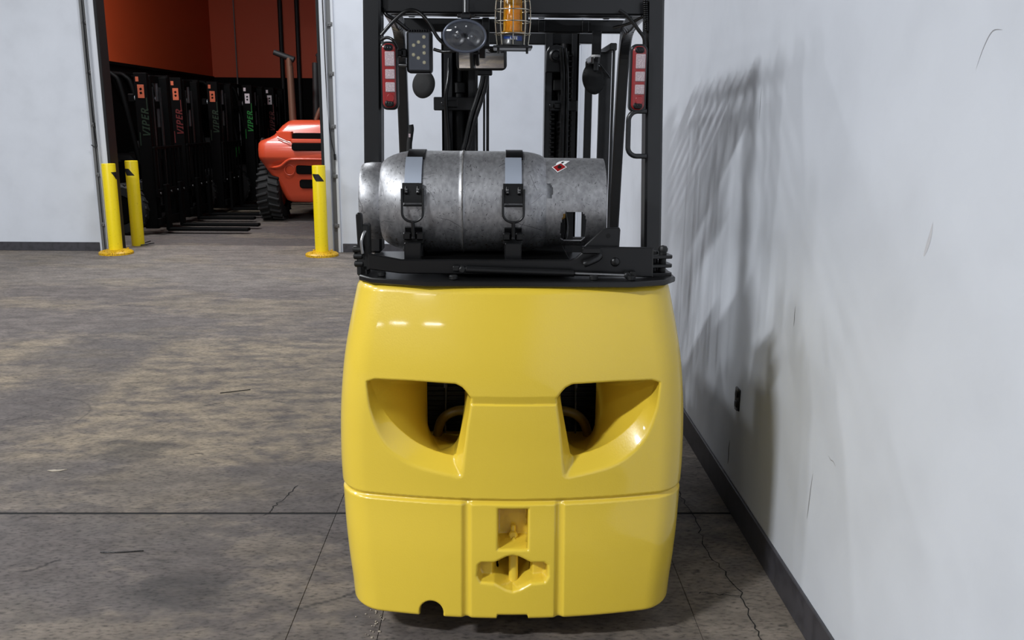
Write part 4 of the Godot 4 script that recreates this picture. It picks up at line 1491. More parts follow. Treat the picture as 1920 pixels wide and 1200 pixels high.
func strap_arc(x: float, w: float, r: float, thick: float, a0: float, a1: float, k: Kit, skew := 0.0) -> void:
	var o := Vector3(0, 1.323, -2.80)
	var segs := 14
	for i in segs:
		var f0 := lerpf(a0, a1, float(i) / segs)
		var f1 := lerpf(a0, a1, float(i + 1) / segs)
		var d0 := Vector3(0, sin(f0), cos(f0))
		var d1 := Vector3(0, sin(f1), cos(f1))
		var s0 := x + skew * i / segs
		var s1 := x + skew * (i + 1) / segs
		for e in [-1.0, 1.0]:
			k.quad(o + d0 * r + Vector3(s0 + e * w / 2, 0, 0), o + d0 * (r + thick) + Vector3(s0 + e * w / 2, 0, 0), o + d1 * (r + thick) + Vector3(s1 + e * w / 2, 0, 0), o + d1 * r + Vector3(s1 + e * w / 2, 0, 0), Vector3(e, 0, 0))
		k.quad(o + d0 * (r + thick) + Vector3(s0 - w / 2, 0, 0), o + d0 * (r + thick) + Vector3(s0 + w / 2, 0, 0), o + d1 * (r + thick) + Vector3(s1 + w / 2, 0, 0), o + d1 * (r + thick) + Vector3(s1 - w / 2, 0, 0), d0, d0, d1, d1)
		if i == 0 or i == segs - 1:
			var d := d0 if i == 0 else d1
			var sx := s0 if i == 0 else s1
			k.quad(o + d * r + Vector3(sx - w / 2, 0, 0), o + d * (r + thick) + Vector3(sx - w / 2, 0, 0), o + d * (r + thick) + Vector3(sx + w / 2, 0, 0), o + d * r + Vector3(sx + w / 2, 0, 0), (d0.rotated(Vector3.RIGHT, 0.5 * PI) if i == 0 else d1.rotated(Vector3.RIGHT, -0.5 * PI)))

func build_bracket(t: Node3D) -> void:
	var k := Kit.new()
	# base plate on the counterweight, its rear edge cut back at the ends
	var flat := Transform3D(Basis(Vector3.RIGHT, Vector3.FORWARD, Vector3.UP), Vector3(0, 1.104, 0))
	var y0 := 0.0
	k.prism(PackedVector2Array([Vector2(-0.405, 2.60), Vector2(-0.36, 2.545), Vector2(-0.20, 2.50), Vector2(0.40, 2.50), Vector2(0.50, 2.54), Vector2(0.543, 2.60), Vector2(0.55, 3.08), Vector2(-0.42, 3.08)]), y0, 0.017, flat, 0.003)
	var base := put("bracket_base", k, M.bracket, t)
	k = Kit.new()
	for b in [[-0.12, -2.53], [0.29, -2.535], [0.40, -2.535], [-0.335, -2.58]]:
		k = Kit.new()
		k.cyl(Vector3(b[0], 1.12, b[1]), Vector3(b[0], 1.134, b[1]), 0.014, 6, 0.003)
		put("bolt", k, M.soot, base)
	# swing plate: a long upright plate with a taller right end
	k = Kit.new()
	var up := Transform3D(Basis(), Vector3(0, 0, -2.575))
	k.prism(PackedVector2Array([Vector2(-0.372, 1.143), Vector2(-0.28, 1.131), Vector2(0.47, 1.124), Vector2(0.468, 1.212), Vector2(0.258, 1.214), Vector2(0.256, 1.195), Vector2(0.24, 1.18), Vector2(0.222, 1.174), Vector2(-0.275, 1.172), Vector2(-0.372, 1.190)]), -0.008, 0.008, up, 0.003)
	var plate := put("swing_plate", k, M.bracket, t)
	k = Kit.new()
	k.box(Vector3(-0.02, 1.158, -2.82), Vector3(0.50, 0.012, 0.48), 0.004)
	put("tray", k, M.row, t)
	k = Kit.new()
	k.prism(PackedVector2Array([Vector2(0.258, 1.205), Vector2(0.268, 1.216), Vector2(0.318, 1.262), Vector2(0.335, 1.268), Vector2(0.368, 1.268), Vector2(0.371, 1.262), Vector2(0.369, 1.205)]), -0.006, 0.006, Transform3D(Basis(), Vector3(0, 0, -2.592)), 0.002)
	var lug := put("lug", k, M.bracket, t)
	k = Kit.new()
	k.lathe([Vector2(0.007, 0.0), Vector2(0.0072, 0.0012), Vector2(0, 0.0012)], Vector3(0.335, 1.244, -2.587), Vector3.BACK, 18)
	put("hole", k, M.dark_gap, lug)
	k = Kit.new()
	k.box(Vector3(0.285, 1.203, -2.563), Vector3(0.056, 0.018, 0.012), 0.003)
	k.tube([Vector3(0.262, 1.166, -2.545), Vector3(0.272, 1.170, -2.543), Vector3(0.300, 1.182, -2.548), Vector3(0.308, 1.187, -2.560)], 0.0105, 14)
	put("latch_pin", k, M.bracket, plate)
	k = Kit.new()
	k.lathe([Vector2(0.014, 0), Vector2(0.013, 0.004), Vector2(0.009, 0.007), Vector2(0, 0.008)], Vector3(0.356, 1.169, -2.567), Vector3.BACK, 20)
	put("bolt", k, M.bracket, plate)
	k = Kit.new()
	k.cyl(Vector3(-0.086, 1.147, -2.548), Vector3(0.235, 1.138, -2.545), 0.0098, 16, 0.003)
	var strut := put("gas_strut", k, M.bracket, plate)
	k = Kit.new()
	k.cyl(Vector3(0.235, 1.138, -2.545), Vector3(0.385, 1.133, -2.545), 0.0042, 12, 0.001)
	put("strut_rod", k, M.steel, plate)
	for e in [Vector3(-0.095, 1.147, -2.555), Vector3(0.39, 1.133, -2.552)]:
		k = Kit.new()
		k.cyl(e + Vector3(0, 0, -0.015), e + Vector3(0, 0, 0.016), 0.010, 12, 0.003)
		k.box(e + Vector3(0.018 * signf(e.x), 0.002, 0), Vector3(0.02, 0.016, 0.014), 0.003)
		put("strut_end", k, M.soot, plate)
	# left end: lever, hinge stack
	k = Kit.new()
	k.prism(rrect(0.018, 0.13, 0.0088, 5), -0.012, 0.012, Transform3D(Basis(Vector3.BACK, 0.03), Vector3(-0.4005, 1.24, -2.62)), 0.003)
	put("release_lever", k, M.bracket, t)
	k = Kit.new()
	for q in [[-0.398, 1.165, 0.030, 0.10], [-0.385, 1.20, 0.024, 0.14], [-0.392, 1.125, 0.028, 0.05]]:
		k.box(Vector3(q[0], q[1], -2.635), Vector3(q[2], q[3], 0.05), 0.005)
	for q in [[-0.416, 1.195], [-0.414, 1.175], [-0.412, 1.152]]:
		k.cyl(Vector3(q[0] - 0.008, q[1], -2.615), Vector3(q[0] + 0.02, q[1], -2.615), 0.010, 8, 0.003)
	put("hinge", k, M.soot, t)
	k = Kit.new()
	k.tube(curve([Vector3(-0.392, 1.185, -2.60), Vector3(-0.395, 1.22, -2.60), Vector3(-0.388, 1.245, -2.61), Vector3(-0.378, 1.255, -2.62)]), 0.005, 8)
	put("bolt", k, M.steel, t)
	# right end: three hinge leaves on an upright pin
	for y in [1.172, 1.145, 1.119]:
		k = Kit.new()
		k.prism(PackedVector2Array([Vector2(0.46, 2.60), Vector2(0.534, 2.615), Vector2(0.538, 2.63), Vector2(0.525, 2.70), Vector2(0.46, 2.72)]), 0.0, 0.010, Transform3D(Basis(Vector3.RIGHT, Vector3.FORWARD, Vector3.UP), Vector3(0, y, 0)), 0.002)
		put("hinge_leaf", k, M.bracket, t)
	k = Kit.new()
	k.cyl(Vector3(0.509, 1.11, -2.645), Vector3(0.511, 1.195, -2.645), 0.012, 16, 0.003)
	k.lathe([Vector2(0.014, 0), Vector2(0.015, 0.008), Vector2(0.011, 0.016), Vector2(0, 0.019)], Vector3(0.511, 1.19, -2.645), Vector3.UP, 16)
	k.cyl(Vector3(0.487, 1.12, -2.655), Vector3(0.487, 1.19, -2.655), 0.012, 12, 0.003)
	put("hinge_pin", k, M.soot, t)
	# cradle saddles that carry the cylinder
	for x in [-0.245, 0.055]:
		k = Kit.new()
		k.box(Vector3(x, 1.188, -2.68), Vector3(0.052, 0.05, 0.012), 0.003)
		strap_arc(x, 0.052, 0.157, 0.006, -1.75, -0.42, k)
		put("saddle", k, M.bracket, t)
		# strap over the top: black band, steel plate, black latch, wire loop, hook
		k = Kit.new()
		strap_arc(x + 0.004, 0.052, 0.1575, 0.004, 1.02, 2.9, k, 0.0)
		var band := put("strap", k, M.bracket, t)
		k = Kit.new()
		strap_arc(x, 0.050, 0.1585, 0.005, 0.42, 1.04, k)
		put("strap_plate", k, M.strap_steel, band, "bare steel strap plate")
		k = Kit.new()
		strap_arc(x - 0.001, 0.060, 0.1600, 0.010, 0.06, 0.41, k)
		for s in [-0.018, 0.017]:
			k.cyl(Vector3(x + s, 1.388, -2.652), Vector3(x + s, 1.36, -2.628), 0.0055, 10, 0.001)
		put("latch", k, M.bracket, band)
		for s in [-0.018, 0.017]:
			k = Kit.new()
			k.box(Vector3(x + s, 1.373, -2.6265), Vector3(0.007, 0.005, 0.003), 0.001)
			k.box(Vector3(x + s, 1.366, -2.6265), Vector3(0.006, 0.004, 0.003), 0.001)
			put("rivet", k, M.steel, band)
		k = Kit.new()
		var loop := [Vector3(x - 0.031, 1.375, -2.632)]
		for i in 13:
			var a := PI + PI * i / 12
			loop.append(Vector3(x + cos(a) * 0.031, 1.303 + sin(a) * 0.026, -2.627))
		loop.append(Vector3(x + 0.031, 1.375, -2.632))
		k.tube(loop, 0.0038, 10)
		k.cyl(Vector3(x, 1.28, -2.627), Vector3(x + 0.001, 1.225, -2.638), 0.0055, 12, 0.001)
		k.box(Vector3(x, 1.325, -2.634), Vector3(0.056, 0.006, 0.006), 0.002)
		put("wire_loop", k, M.bracket, band)
		k = Kit.new()
		for s in [-0.019, 0.019]:
			k.box(Vector3(x + s, 1.232, -2.654), Vector3(0.024, 0.024, 0.03), 0.004)
		k.box(Vector3(x, 1.215, -2.668), Vector3(0.060, 0.02, 0.03), 0.004)
		k.lathe([Vector2(0.006, 0), Vector2(0.005, 0.004), Vector2(0, 0.005)], Vector3(x, 1.228, -2.636), Vector3.BACK, 10)
		put("hook", k, M.bracket, band)
		k = Kit.new()
		k.box(Vector3(x, 1.18, -2.61), Vector3(0.050, 0.075, 0.008), 0.003)
		put("strap_tail", k, M.bracket, band)

# ---------------------------------------------------------------- the gas cylinder lying on the bracket
func shell_of(prof: Array, x0: float, o: Vector3, k: Kit, sides := 96) -> void:
	k.has_uv = true
	for i in prof.size() - 1:
		var na: Vector2
		var nb: Vector2
		var d: Vector2 = (prof[i + 1] - prof[i]).normalized()
		na = Vector2(d.y, -d.x)
		nb = na
		if i > 0:
			var e: Vector2 = (prof[i] - prof[i - 1]).normalized()
			if e.dot(d) > 0.75:
				na = (Vector2(e.y, -e.x) + na).normalized()
		if i < prof.size() - 2:
			var e: Vector2 = (prof[i + 2] - prof[i + 1]).normalized()
			if e.dot(d) > 0.75:
				nb = (Vector2(e.y, -e.x) + nb).normalized()
		for s in sides:
			var a := TAU * s / sides
			var b := TAU * (s + 1) / sides
			var da := Vector3(0, sin(a), cos(a))
			var db := Vector3(0, sin(b), cos(b))
			var p: Vector2 = prof[i]
			var q: Vector2 = prof[i + 1]
			var up := Vector3.RIGHT
			var o0 := o + up * (x0 + p.y)
			var o1 := o + up * (x0 + q.y)
			var ua := 0.5 + s / float(sides)
			var ub := 0.5 + (s + 1) / float(sides)
			var u0 := p.y / 0.8
			var u1 := q.y / 0.8
			k.tri(o0 + da * p.x, o0 + db * p.x, o1 + db * q.x, da * na.x + up * na.y, db * na.x + up * na.y, db * nb.x + up * nb.y, Vector2(u0, ua), Vector2(u0, ub), Vector2(u1, ub))
			k.tri(o0 + da * p.x, o1 + db * q.x, o1 + da * q.x, da * na.x + up * na.y, db * nb.x + up * nb.y, da * nb.x + up * nb.y, Vector2(u0, ua), Vector2(u1, ub), Vector2(u1, ua))

func cyl_patch(k: Kit, o: Vector3, r: float, rows: Array) -> void:   # rows of [angle, x from, x to]
	for i in rows.size() - 1:
		var a: Array = rows[i]
		var b: Array = rows[i + 1]
		var da := Vector3(0, sin(a[0]), cos(a[0]))
		var db := Vector3(0, sin(b[0]), cos(b[0]))
		k.quad(o + da * r + Vector3(a[1], 0, 0), o + da * r + Vector3(a[2], 0, 0), o + db * r + Vector3(b[2], 0, 0), o + db * r + Vector3(b[1], 0, 0), da, da, db, db)

func build_cylinder() -> void:
	var o := Vector3(0, 1.323, -2.80)
	var t := thing("gas_cylinder", "scratched silver gas cylinder lying across the back of the yellow forklift", "gas cylinder", Vector3(-0.038, 1.166, -2.80))
	var k := Kit.new()
	shell_of([Vector2(0.118, 0.062), Vector2(0.124, 0.066), Vector2(0.134, 0.078), Vector2(0.144, 0.098), Vector2(0.151, 0.120), Vector2(0.1555, 0.145), Vector2(0.157, 0.17), Vector2(0.157, 0.18), Vector2(0.157, 0.303), Vector2(0.157, 0.309), Vector2(0.1585, 0.311), Vector2(0.1585, 0.319), Vector2(0.157, 0.321), Vector2(0.157, 0.327), Vector2(0.157, 0.485), Vector2(0.157, 0.495), Vector2(0.1555, 0.515), Vector2(0.152, 0.535), Vector2(0.147, 0.552), Vector2(0.140, 0.566), Vector2(0.132, 0.576), Vector2(0.11, 0.586), Vector2(0.06, 0.595), Vector2(0.0, 0.597)], -0.414, o, k)
	var body := put("tank_body", k, M.tank, t)
	k = Kit.new()
	shell_of([Vector2(0.108, 0.004), Vector2(0.112, 0.0), Vector2(0.1155, 0.003), Vector2(0.118, 0.012), Vector2(0.120, 0.03), Vector2(0.120, 0.055), Vector2(0.117, 0.064)], -0.414, o, k)
	shell_of([Vector2(0.0, 0.045), Vector2(0.08, 0.045), Vector2(0.108, 0.004)], -0.414, o, k)
	put("foot_ring", k, M.tank, t)
	# weld bead round the middle
	k = Kit.new()
	var ring := []
	for i in 97:
		var a := TAU * i / 96
		ring.append(o + Vector3(-0.098 + 0.0006 * sin(i * 2.7), sin(a) * 0.1572, cos(a) * 0.1572))
	k.tube(ring, 0.0030, 8)
	put("weld_bead", k, M.tank_plain, body)
	# collar: a tube wall with openings cut through
	k = Kit.new()
	k.has_uv = true
	var x0 := 0.150
	var x1 := 0.338
	var nx := 60
	var na := 150
	var r := 0.1375
	var th := 0.004
	var keep := []
	for j in na:
		var row := PackedByteArray()
		for i in nx:
			var x := lerpf(x0, x1, (i + 0.5) / nx)
			var a := wrapf(TAU * (j + 0.5) / na, -PI, PI)
			var hole := false
			var e := Vector2((x - 0.240) / 0.0385, (a + 0.55) / 0.43)
			hole = hole or pow(absf(e.x), 4.0) + pow(absf(e.y), 4.0) < 1.0
			e = Vector2((x - 0.156) / 0.018, (a - 0.33) / 0.18)
			hole = hole or pow(absf(e.x), 3.0) + pow(absf(e.y), 3.0) < 1.0
			var b := wrapf(a - PI, -PI, PI)
			e = Vector2((x - 0.258) / 0.062, (b - 0.60) / 0.66)
			hole = hole or pow(absf(e.x), 4.0) + pow(absf(e.y), 4.0) < 1.0
			e = Vector2((x - 0.250) / 0.06, (a - 2.2) / 0.25)
			hole = hole or pow(absf(e.x), 4.0) + pow(absf(e.y), 4.0) < 1.0
			row.append(0 if hole else 1)
		keep.append(row)
	var P := func(i: int, j: int, rr: float) -> Vector3:
		var a := TAU * j / na
		var x := lerpf(x0, x1, float(i) / nx)
		var bulge := -0.0012 * smoothstep(x1 - 0.02, x1, x)
		return o + Vector3(x, sin(a) * (rr + bulge), cos(a) * (rr + bulge))
	for j in na:
		for i in nx:
			if not keep[j][i]:
				continue
			var a := TAU * j / na
			var b := TAU * (j + 1) / na
			var da := Vector3(0, sin(a), cos(a))
			var db := Vector3(0, sin(b), cos(b))
			var uv := [Vector2(0.7 + i * 0.004, 0.5 + j / float(na)), Vector2(0.7 + (i + 1) * 0.004, 0.5 + j / float(na)), Vector2(0.7 + (i + 1) * 0.004, 0.5 + (j + 1) / float(na)), Vector2(0.7 + i * 0.004, 0.5 + (j + 1) / float(na))]
			var q := [P.call(i, j, r), P.call(i + 1, j, r), P.call(i + 1, j + 1, r), P.call(i, j + 1, r)]
			k.tri(q[0], q[1], q[2], da, da, db, uv[0], uv[1], uv[2])
			k.tri(q[0], q[2], q[3], da, db, db, uv[0], uv[2], uv[3])
			var s := [P.call(i, j, r - th), P.call(i + 1, j, r - th), P.call(i + 1, j + 1, r - th), P.call(i, j + 1, r - th)]
			k.tri(s[0], s[1], s[2], -da, -da, -db, uv[0], uv[1], uv[2])
			k.tri(s[0], s[2], s[3], -da, -db, -db, uv[0], uv[2], uv[3])
			var jn := (j + 1) % na
			var jp := (j + na - 1) % na
			if i == nx - 1 or not keep[j][i + 1]:
				k.quad(q[1], q[2], s[2], s[1], Vector3.RIGHT)
			if i == 0 or not keep[j][i - 1]:
				k.quad(q[0], q[3], s[3], s[0], Vector3.LEFT)
			if not keep[jn][i]:
				k.quad(q[2], q[3], s[3], s[2], db.rotated(Vector3.RIGHT, -PI / 2))
			if not keep[jp][i]:
				k.quad(q[0], q[1], s[1], s[0], da.rotated(Vector3.RIGHT, PI / 2))
	var collar := put("collar", k, M.tank, t)
	k = Kit.new()
	k.cyl(o + Vector3(0.18, 0, 0), o + Vector3(0.215, 0, 0), 0.022, 16, 0.003)
	k.cyl(o + Vector3(0.205, -0.03, 0.0), o + Vector3(0.205, 0.035, 0.0), 0.013, 14, 0.002)
	k.cyl(o + Vector3(0.205, -0.035, 0.02), o + Vector3(0.205, -0.035, 0.07), 0.012, 14, 0.002)
	for q in 4:
		k.cyl(o + Vector3(0.205, -0.035, 0.026 + q * 0.011), o + Vector3(0.205, -0.035, 0.032 + q * 0.011), 0.016, 6, 0.001)
	put("valve", k, M.brass, t)
	k = Kit.new()
	k.tube(curve([o + Vector3(0.218, -0.02, -0.02), o + Vector3(0.226, -0.06, 0.02), o + Vector3(0.224, -0.10, 0.04), o + Vector3(0.214, -0.128, 0.03)]), 0.006, 8)
	put("valve_hose", k, M.cable, t)
	# warning label: white slip, then a red diamond with a white edge and a black flame
	k = Kit.new()
	cyl_patch(k, o, r + 0.0006, [[1.02, 0.188, 0.205], [1.08, 0.186, 0.215], [1.15, 0.191, 0.222], [1.2, 0.198, 0.228], [1.24, 0.206, 0.230]])
	var lab := put("label", k, M.white, collar, "white paper slip")
	k = Kit.new()
	cyl_patch(k, o, r + 0.0008, [[1.11, 0.201, 0.208], [1.19, 0.206, 0.214]])
	put("print", k, M.soot, collar)
	for d in [[0.0235, 0.168, 0.0012, M.white, "diamond_edge"], [0.0200, 0.142, 0.0017, M.red_lens, "diamond"]]:
		k = Kit.new()
		var rows := []
		for i in 9:
			var f := i / 8.0 * 2.0 - 1.0
			rows.append([0.955 + f * d[1], 0.196 + f * 0.006 - d[0] * (1 - absf(f)), 0.196 + f * 0.006 + d[0] * (1 - absf(f))])
		cyl_patch(k, o, r + d[2], rows)
		put(d[4], k, d[3], collar)
	k = Kit.new()
	cyl_patch(k, o, r + 0.0021, [[0.90, 0.193, 0.199], [0.93, 0.190, 0.202], [0.98, 0.191, 0.203], [1.01, 0.194, 0.198], [1.04, 0.197, 0.199]])
	put("flame", k, M.soot, collar)

# ---------------------------------------------------------------- black forklifts in the storeroom, forks towards the right
func row_forklift(at: Vector3, label: String, letters: Material, sticker: Material, accent: Material, reach: float) -> void:
	var t := thing("forklift", label, "forklift", at, "black forklifts parked in the storeroom")
	var k := Kit.new()
	k.box(at + Vector3(-1.55, 0.62, 0), Vector3(1.7, 0.75, 0.98), 0.06)
	k.box(at + Vector3(-2.15, 0.75, 0), Vector3(0.7, 0.85, 1.06), 0.12)
	put("body", k, M.row, t)
	k = Kit.new()
	k.box(at + Vector3(-1.45, 1.08, 0), Vector3(0.5, 0.16, 0.5), 0.05)
	k.box(at + Vector3(-1.68, 1.36, 0), Vector3(0.12, 0.5, 0.48), 0.05)
	put("seat", k, M.rubber, t)
	for s in [-0.44, 0.44]:
		k = Kit.new()
		k.lathe([Vector2(0.2, -0.11), Vector2(0.31, -0.11), Vector2(0.34, -0.08), Vector2(0.34, 0.08), Vector2(0.31, 0.11), Vector2(0.2, 0.11)], at + Vector3(-0.38, 0.34, s), Vector3.BACK, 28)
		for i in 20:
			var a := TAU * i / 20
			k.box(at + Vector3(-0.38 + cos(a) * 0.338, 0.34 + sin(a) * 0.338, s), Vector3(0.04, 0.022, 0.2), 0.006, Basis(Vector3.BACK, a + PI / 2) * Basis(Vector3.UP, 0.35))
		var w := put("wheel", k, M.rubber, t)
		k = Kit.new()
		k.cyl(at + Vector3(-0.38, 0.34, s - 0.09), at + Vector3(-0.38, 0.34, s + 0.09), 0.2, 20, 0.02)
		put("hub", k, M.row, w)
		k = Kit.new()
		k.lathe([Vector2(0.15, -0.09), Vector2(0.25, -0.09), Vector2(0.27, -0.06), Vector2(0.27, 0.06), Vector2(0.25, 0.09), Vector2(0.15, 0.09)], at + Vector3(-1.95, 0.27, s), Vector3.BACK, 24)
		put("wheel", k, M.rubber, t)
		# overhead guard legs and roof rail
		k = Kit.new()
		k.tube(curve([at + Vector3(-0.45, 0.9, s), at + Vector3(-0.62, 1.9, s), at + Vector3(-0.72, 2.12, s), at + Vector3(-0.95, 2.17, s), at + Vector3(-1.9, 2.17, s), at + Vector3(-2.05, 2.1, s), at + Vector3(-2.1, 1.1, s)], 4), 0.035, 10)
		put("guard_leg", k, M.row, t)
	k = Kit.new()
	for i in 7:
		k.box(at + Vector3(-0.8 - i * 0.19, 2.18, 0), Vector3(0.04, 0.03, 0.9), 0.005)
	put("roof_bars", k, M.row, t)
	for s in [-1.0, 1.0]:
		k = Kit.new()
		k.box(at + Vector3(-0.02, 1.10, s * 0.41), Vector3(0.17, 2.04, 0.022), 0.004)
		for q in [-0.095, 0.055]:
			k.box(at + Vector3(q, 1.10, s * 0.38), Vector3(0.02, 2.04, 0.07), 0.004)
		var rail := put("mast_rail", k, M.row, t)
		k = Kit.new()
		k.box(at + Vector3(0.0, 1.11, s * 0.30), Vector3(0.14, 1.96, 0.05), 0.006)
		put("inner_rail", k, M.row, t)
		k = Kit.new()
		k.cyl(at + Vector3(-0.06, 0.25, s * 0.24), at + Vector3(-0.06, 1.42, s * 0.24), 0.035, 16, 0.004)
		var lc := put("lift_cylinder", k, M.row, t)
		k = Kit.new()
		k.cyl(at + Vector3(-0.06, 1.42, s * 0.24), at + Vector3(-0.06, 2.02, s * 0.24), 0.024, 14, 0.002)
		put("piston", k, M.dull_rod, lc)
		k = Kit.new()
		k.cyl(at + Vector3(0.02, 0.4, s * 0.16), at + Vector3(0.02, 1.95, s * 0.16), 0.012, 10, 0.002)
		k.cyl(at + Vector3(0.02, 0.4, s * 0.12), at + Vector3(0.02, 1.95, s * 0.12), 0.012, 10, 0.002)
		put("hose", k, M.cable, t)
		k = Kit.new()
		k.box(at + Vector3(0.16, 0.36, s * 0.27), Vector3(0.045, 0.62, 0.13), 0.006)
		k.box(at + Vector3(0.15 + reach / 2, 0.06, s * 0.27), Vector3(reach, 0.042, 0.125), 0.008)
		put("fork", k, M.row, t)
		k = Kit.new()      # headlamp on its bracket
		k.box(at + Vector3(-0.16, 1.8, s * 0.36), Vector3(0.08, 0.11, 0.13), 0.012)
		var lamp := put("headlamp", k, M.row, t)
		k = Kit.new()
		k.lathe([Vector2(0.045, 0), Vector2(0.04, 0.012), Vector2(0.02, 0.018), Vector2(0, 0.02)], at + Vector3(-0.12, 1.8, s * 0.36), Vector3.RIGHT, 20)
		put("lens", k, M.clear_cap, lamp)
		if s > 0:
			k = Kit.new()
			k.box(at + Vector3(-0.02, 1.885, 0.4225), Vector3(0.085, 0.17, 0.003), 0.001)
			put("sticker", k, sticker, rail, "small warning sticker")
			k = Kit.new()
			for q in [0.03, -0.02]:
				k.box(at + Vector3(-0.02, 1.885 + q, 0.4248), Vector3(0.03, 0.028, 0.001), 0.0004, Basis(Vector3.BACK, 0.5))
			put("sticker_print", k, M.row, rail)
			k = Kit.new()
			k.box(at + Vector3(-0.06, 2.04, 0.4225), Vector3(0.04, 0.06, 0.003), 0.001)
			put("sticker", k, sticker, rail)
			lettering("VIPER", 0.10, at + Vector3(0.012, 1.49, 0.4225), Basis(Vector3.BACK, PI / 2), letters, rail, 0.25)
			k = Kit.new()
			k.box(at + Vector3(0.045, 1.72, 0.4225), Vector3(0.012, 0.17, 0.003), 0.001)
			k.box(at + Vector3(-0.075, 1.27, 0.4225), Vector3(0.012, 0.17, 0.003), 0.001)
			put("letter_stroke", k, letters, rail)
	for y in [0.30, 0.95, 1.72, 2.06]:
		k = Kit.new()
		k.box(at + Vector3(-0.06, y, 0), Vector3(0.05, 0.10, 0.80), 0.006)
		put("cross_member", k, M.row, t)
	for y in [0.18, 0.56]:
		k = Kit.new()
		k.box(at + Vector3(0.115, y, 0), Vector3(0.045, 0.10, 1.0), 0.006)
		put("carriage_bar", k, M.row, t)
	k = Kit.new()
	k.box(at + Vector3(0.12, 1.155, 0), Vector3(0.03, 0.035, 1.04), 0.004)
	for i in 7:
		k.box(at + Vector3(0.12, 0.85, -0.5 + i / 6.0), Vector3(0.028, 0.60, 0.03), 0.004)
	put("load_backrest", k, M.row, t)
	k = Kit.new()
	for q in [-0.45, -0.2, 0.05, 0.3, 0.45]:
		k.cyl(at + Vector3(0.14, 0.56, q), at + Vector3(0.155, 0.56, q), 0.016, 8, 0.003)
	put("bolts", k, M.steel, t)
	if accent:
		k = Kit.new()
		k.prism(PackedVector2Array([Vector2(-0.14, 0.07), Vector2(0.17, 0.10), Vector2(0.14, -0.02), Vector2(0.10, -0.09), Vector2(-0.02, -0.07)]), 0.0, 0.012, Transform3D(Basis(), at + Vector3(-0.33, 0.95, 0.50)), 0.003)
		put("fender_panel", k, accent, t, "green painted panel")

func build_row() -> void:
	var spec := [
		["black forklift in the dark storeroom, nearest the doorway's left side, dark green lettering", M.letter_dark_green, M.sticker_orange, null],
		["black forklift second from the doorway, red lettering under an orange sticker", M.letter_red, M.sticker_orange, null],
		["black forklift third from the doorway, with an orange sticker high on its mast", M.letter_dark_green, M.sticker_orange, null],
		["black forklift with bright green lettering and a green fender panel", M.letter_green, M.sticker_white, M.letter_green],
		["black forklift at the far end of the row with red lettering and white sticker", M.letter_red, M.sticker_white, null]]
	var spots := [Vector3(-4.63, 0, -12.43), Vector3(-4.67, 0, -13.83), Vector3(-4.57, 0, -15.23), Vector3(-4.39, 0, -16.63), Vector3(-4.30, 0, -17.85)]
	for i in 5:
		row_forklift(spots[i], spec[i][0], spec[i][1], spec[i][2], spec[i][3], 1.1 if i == 0 else 0.85)

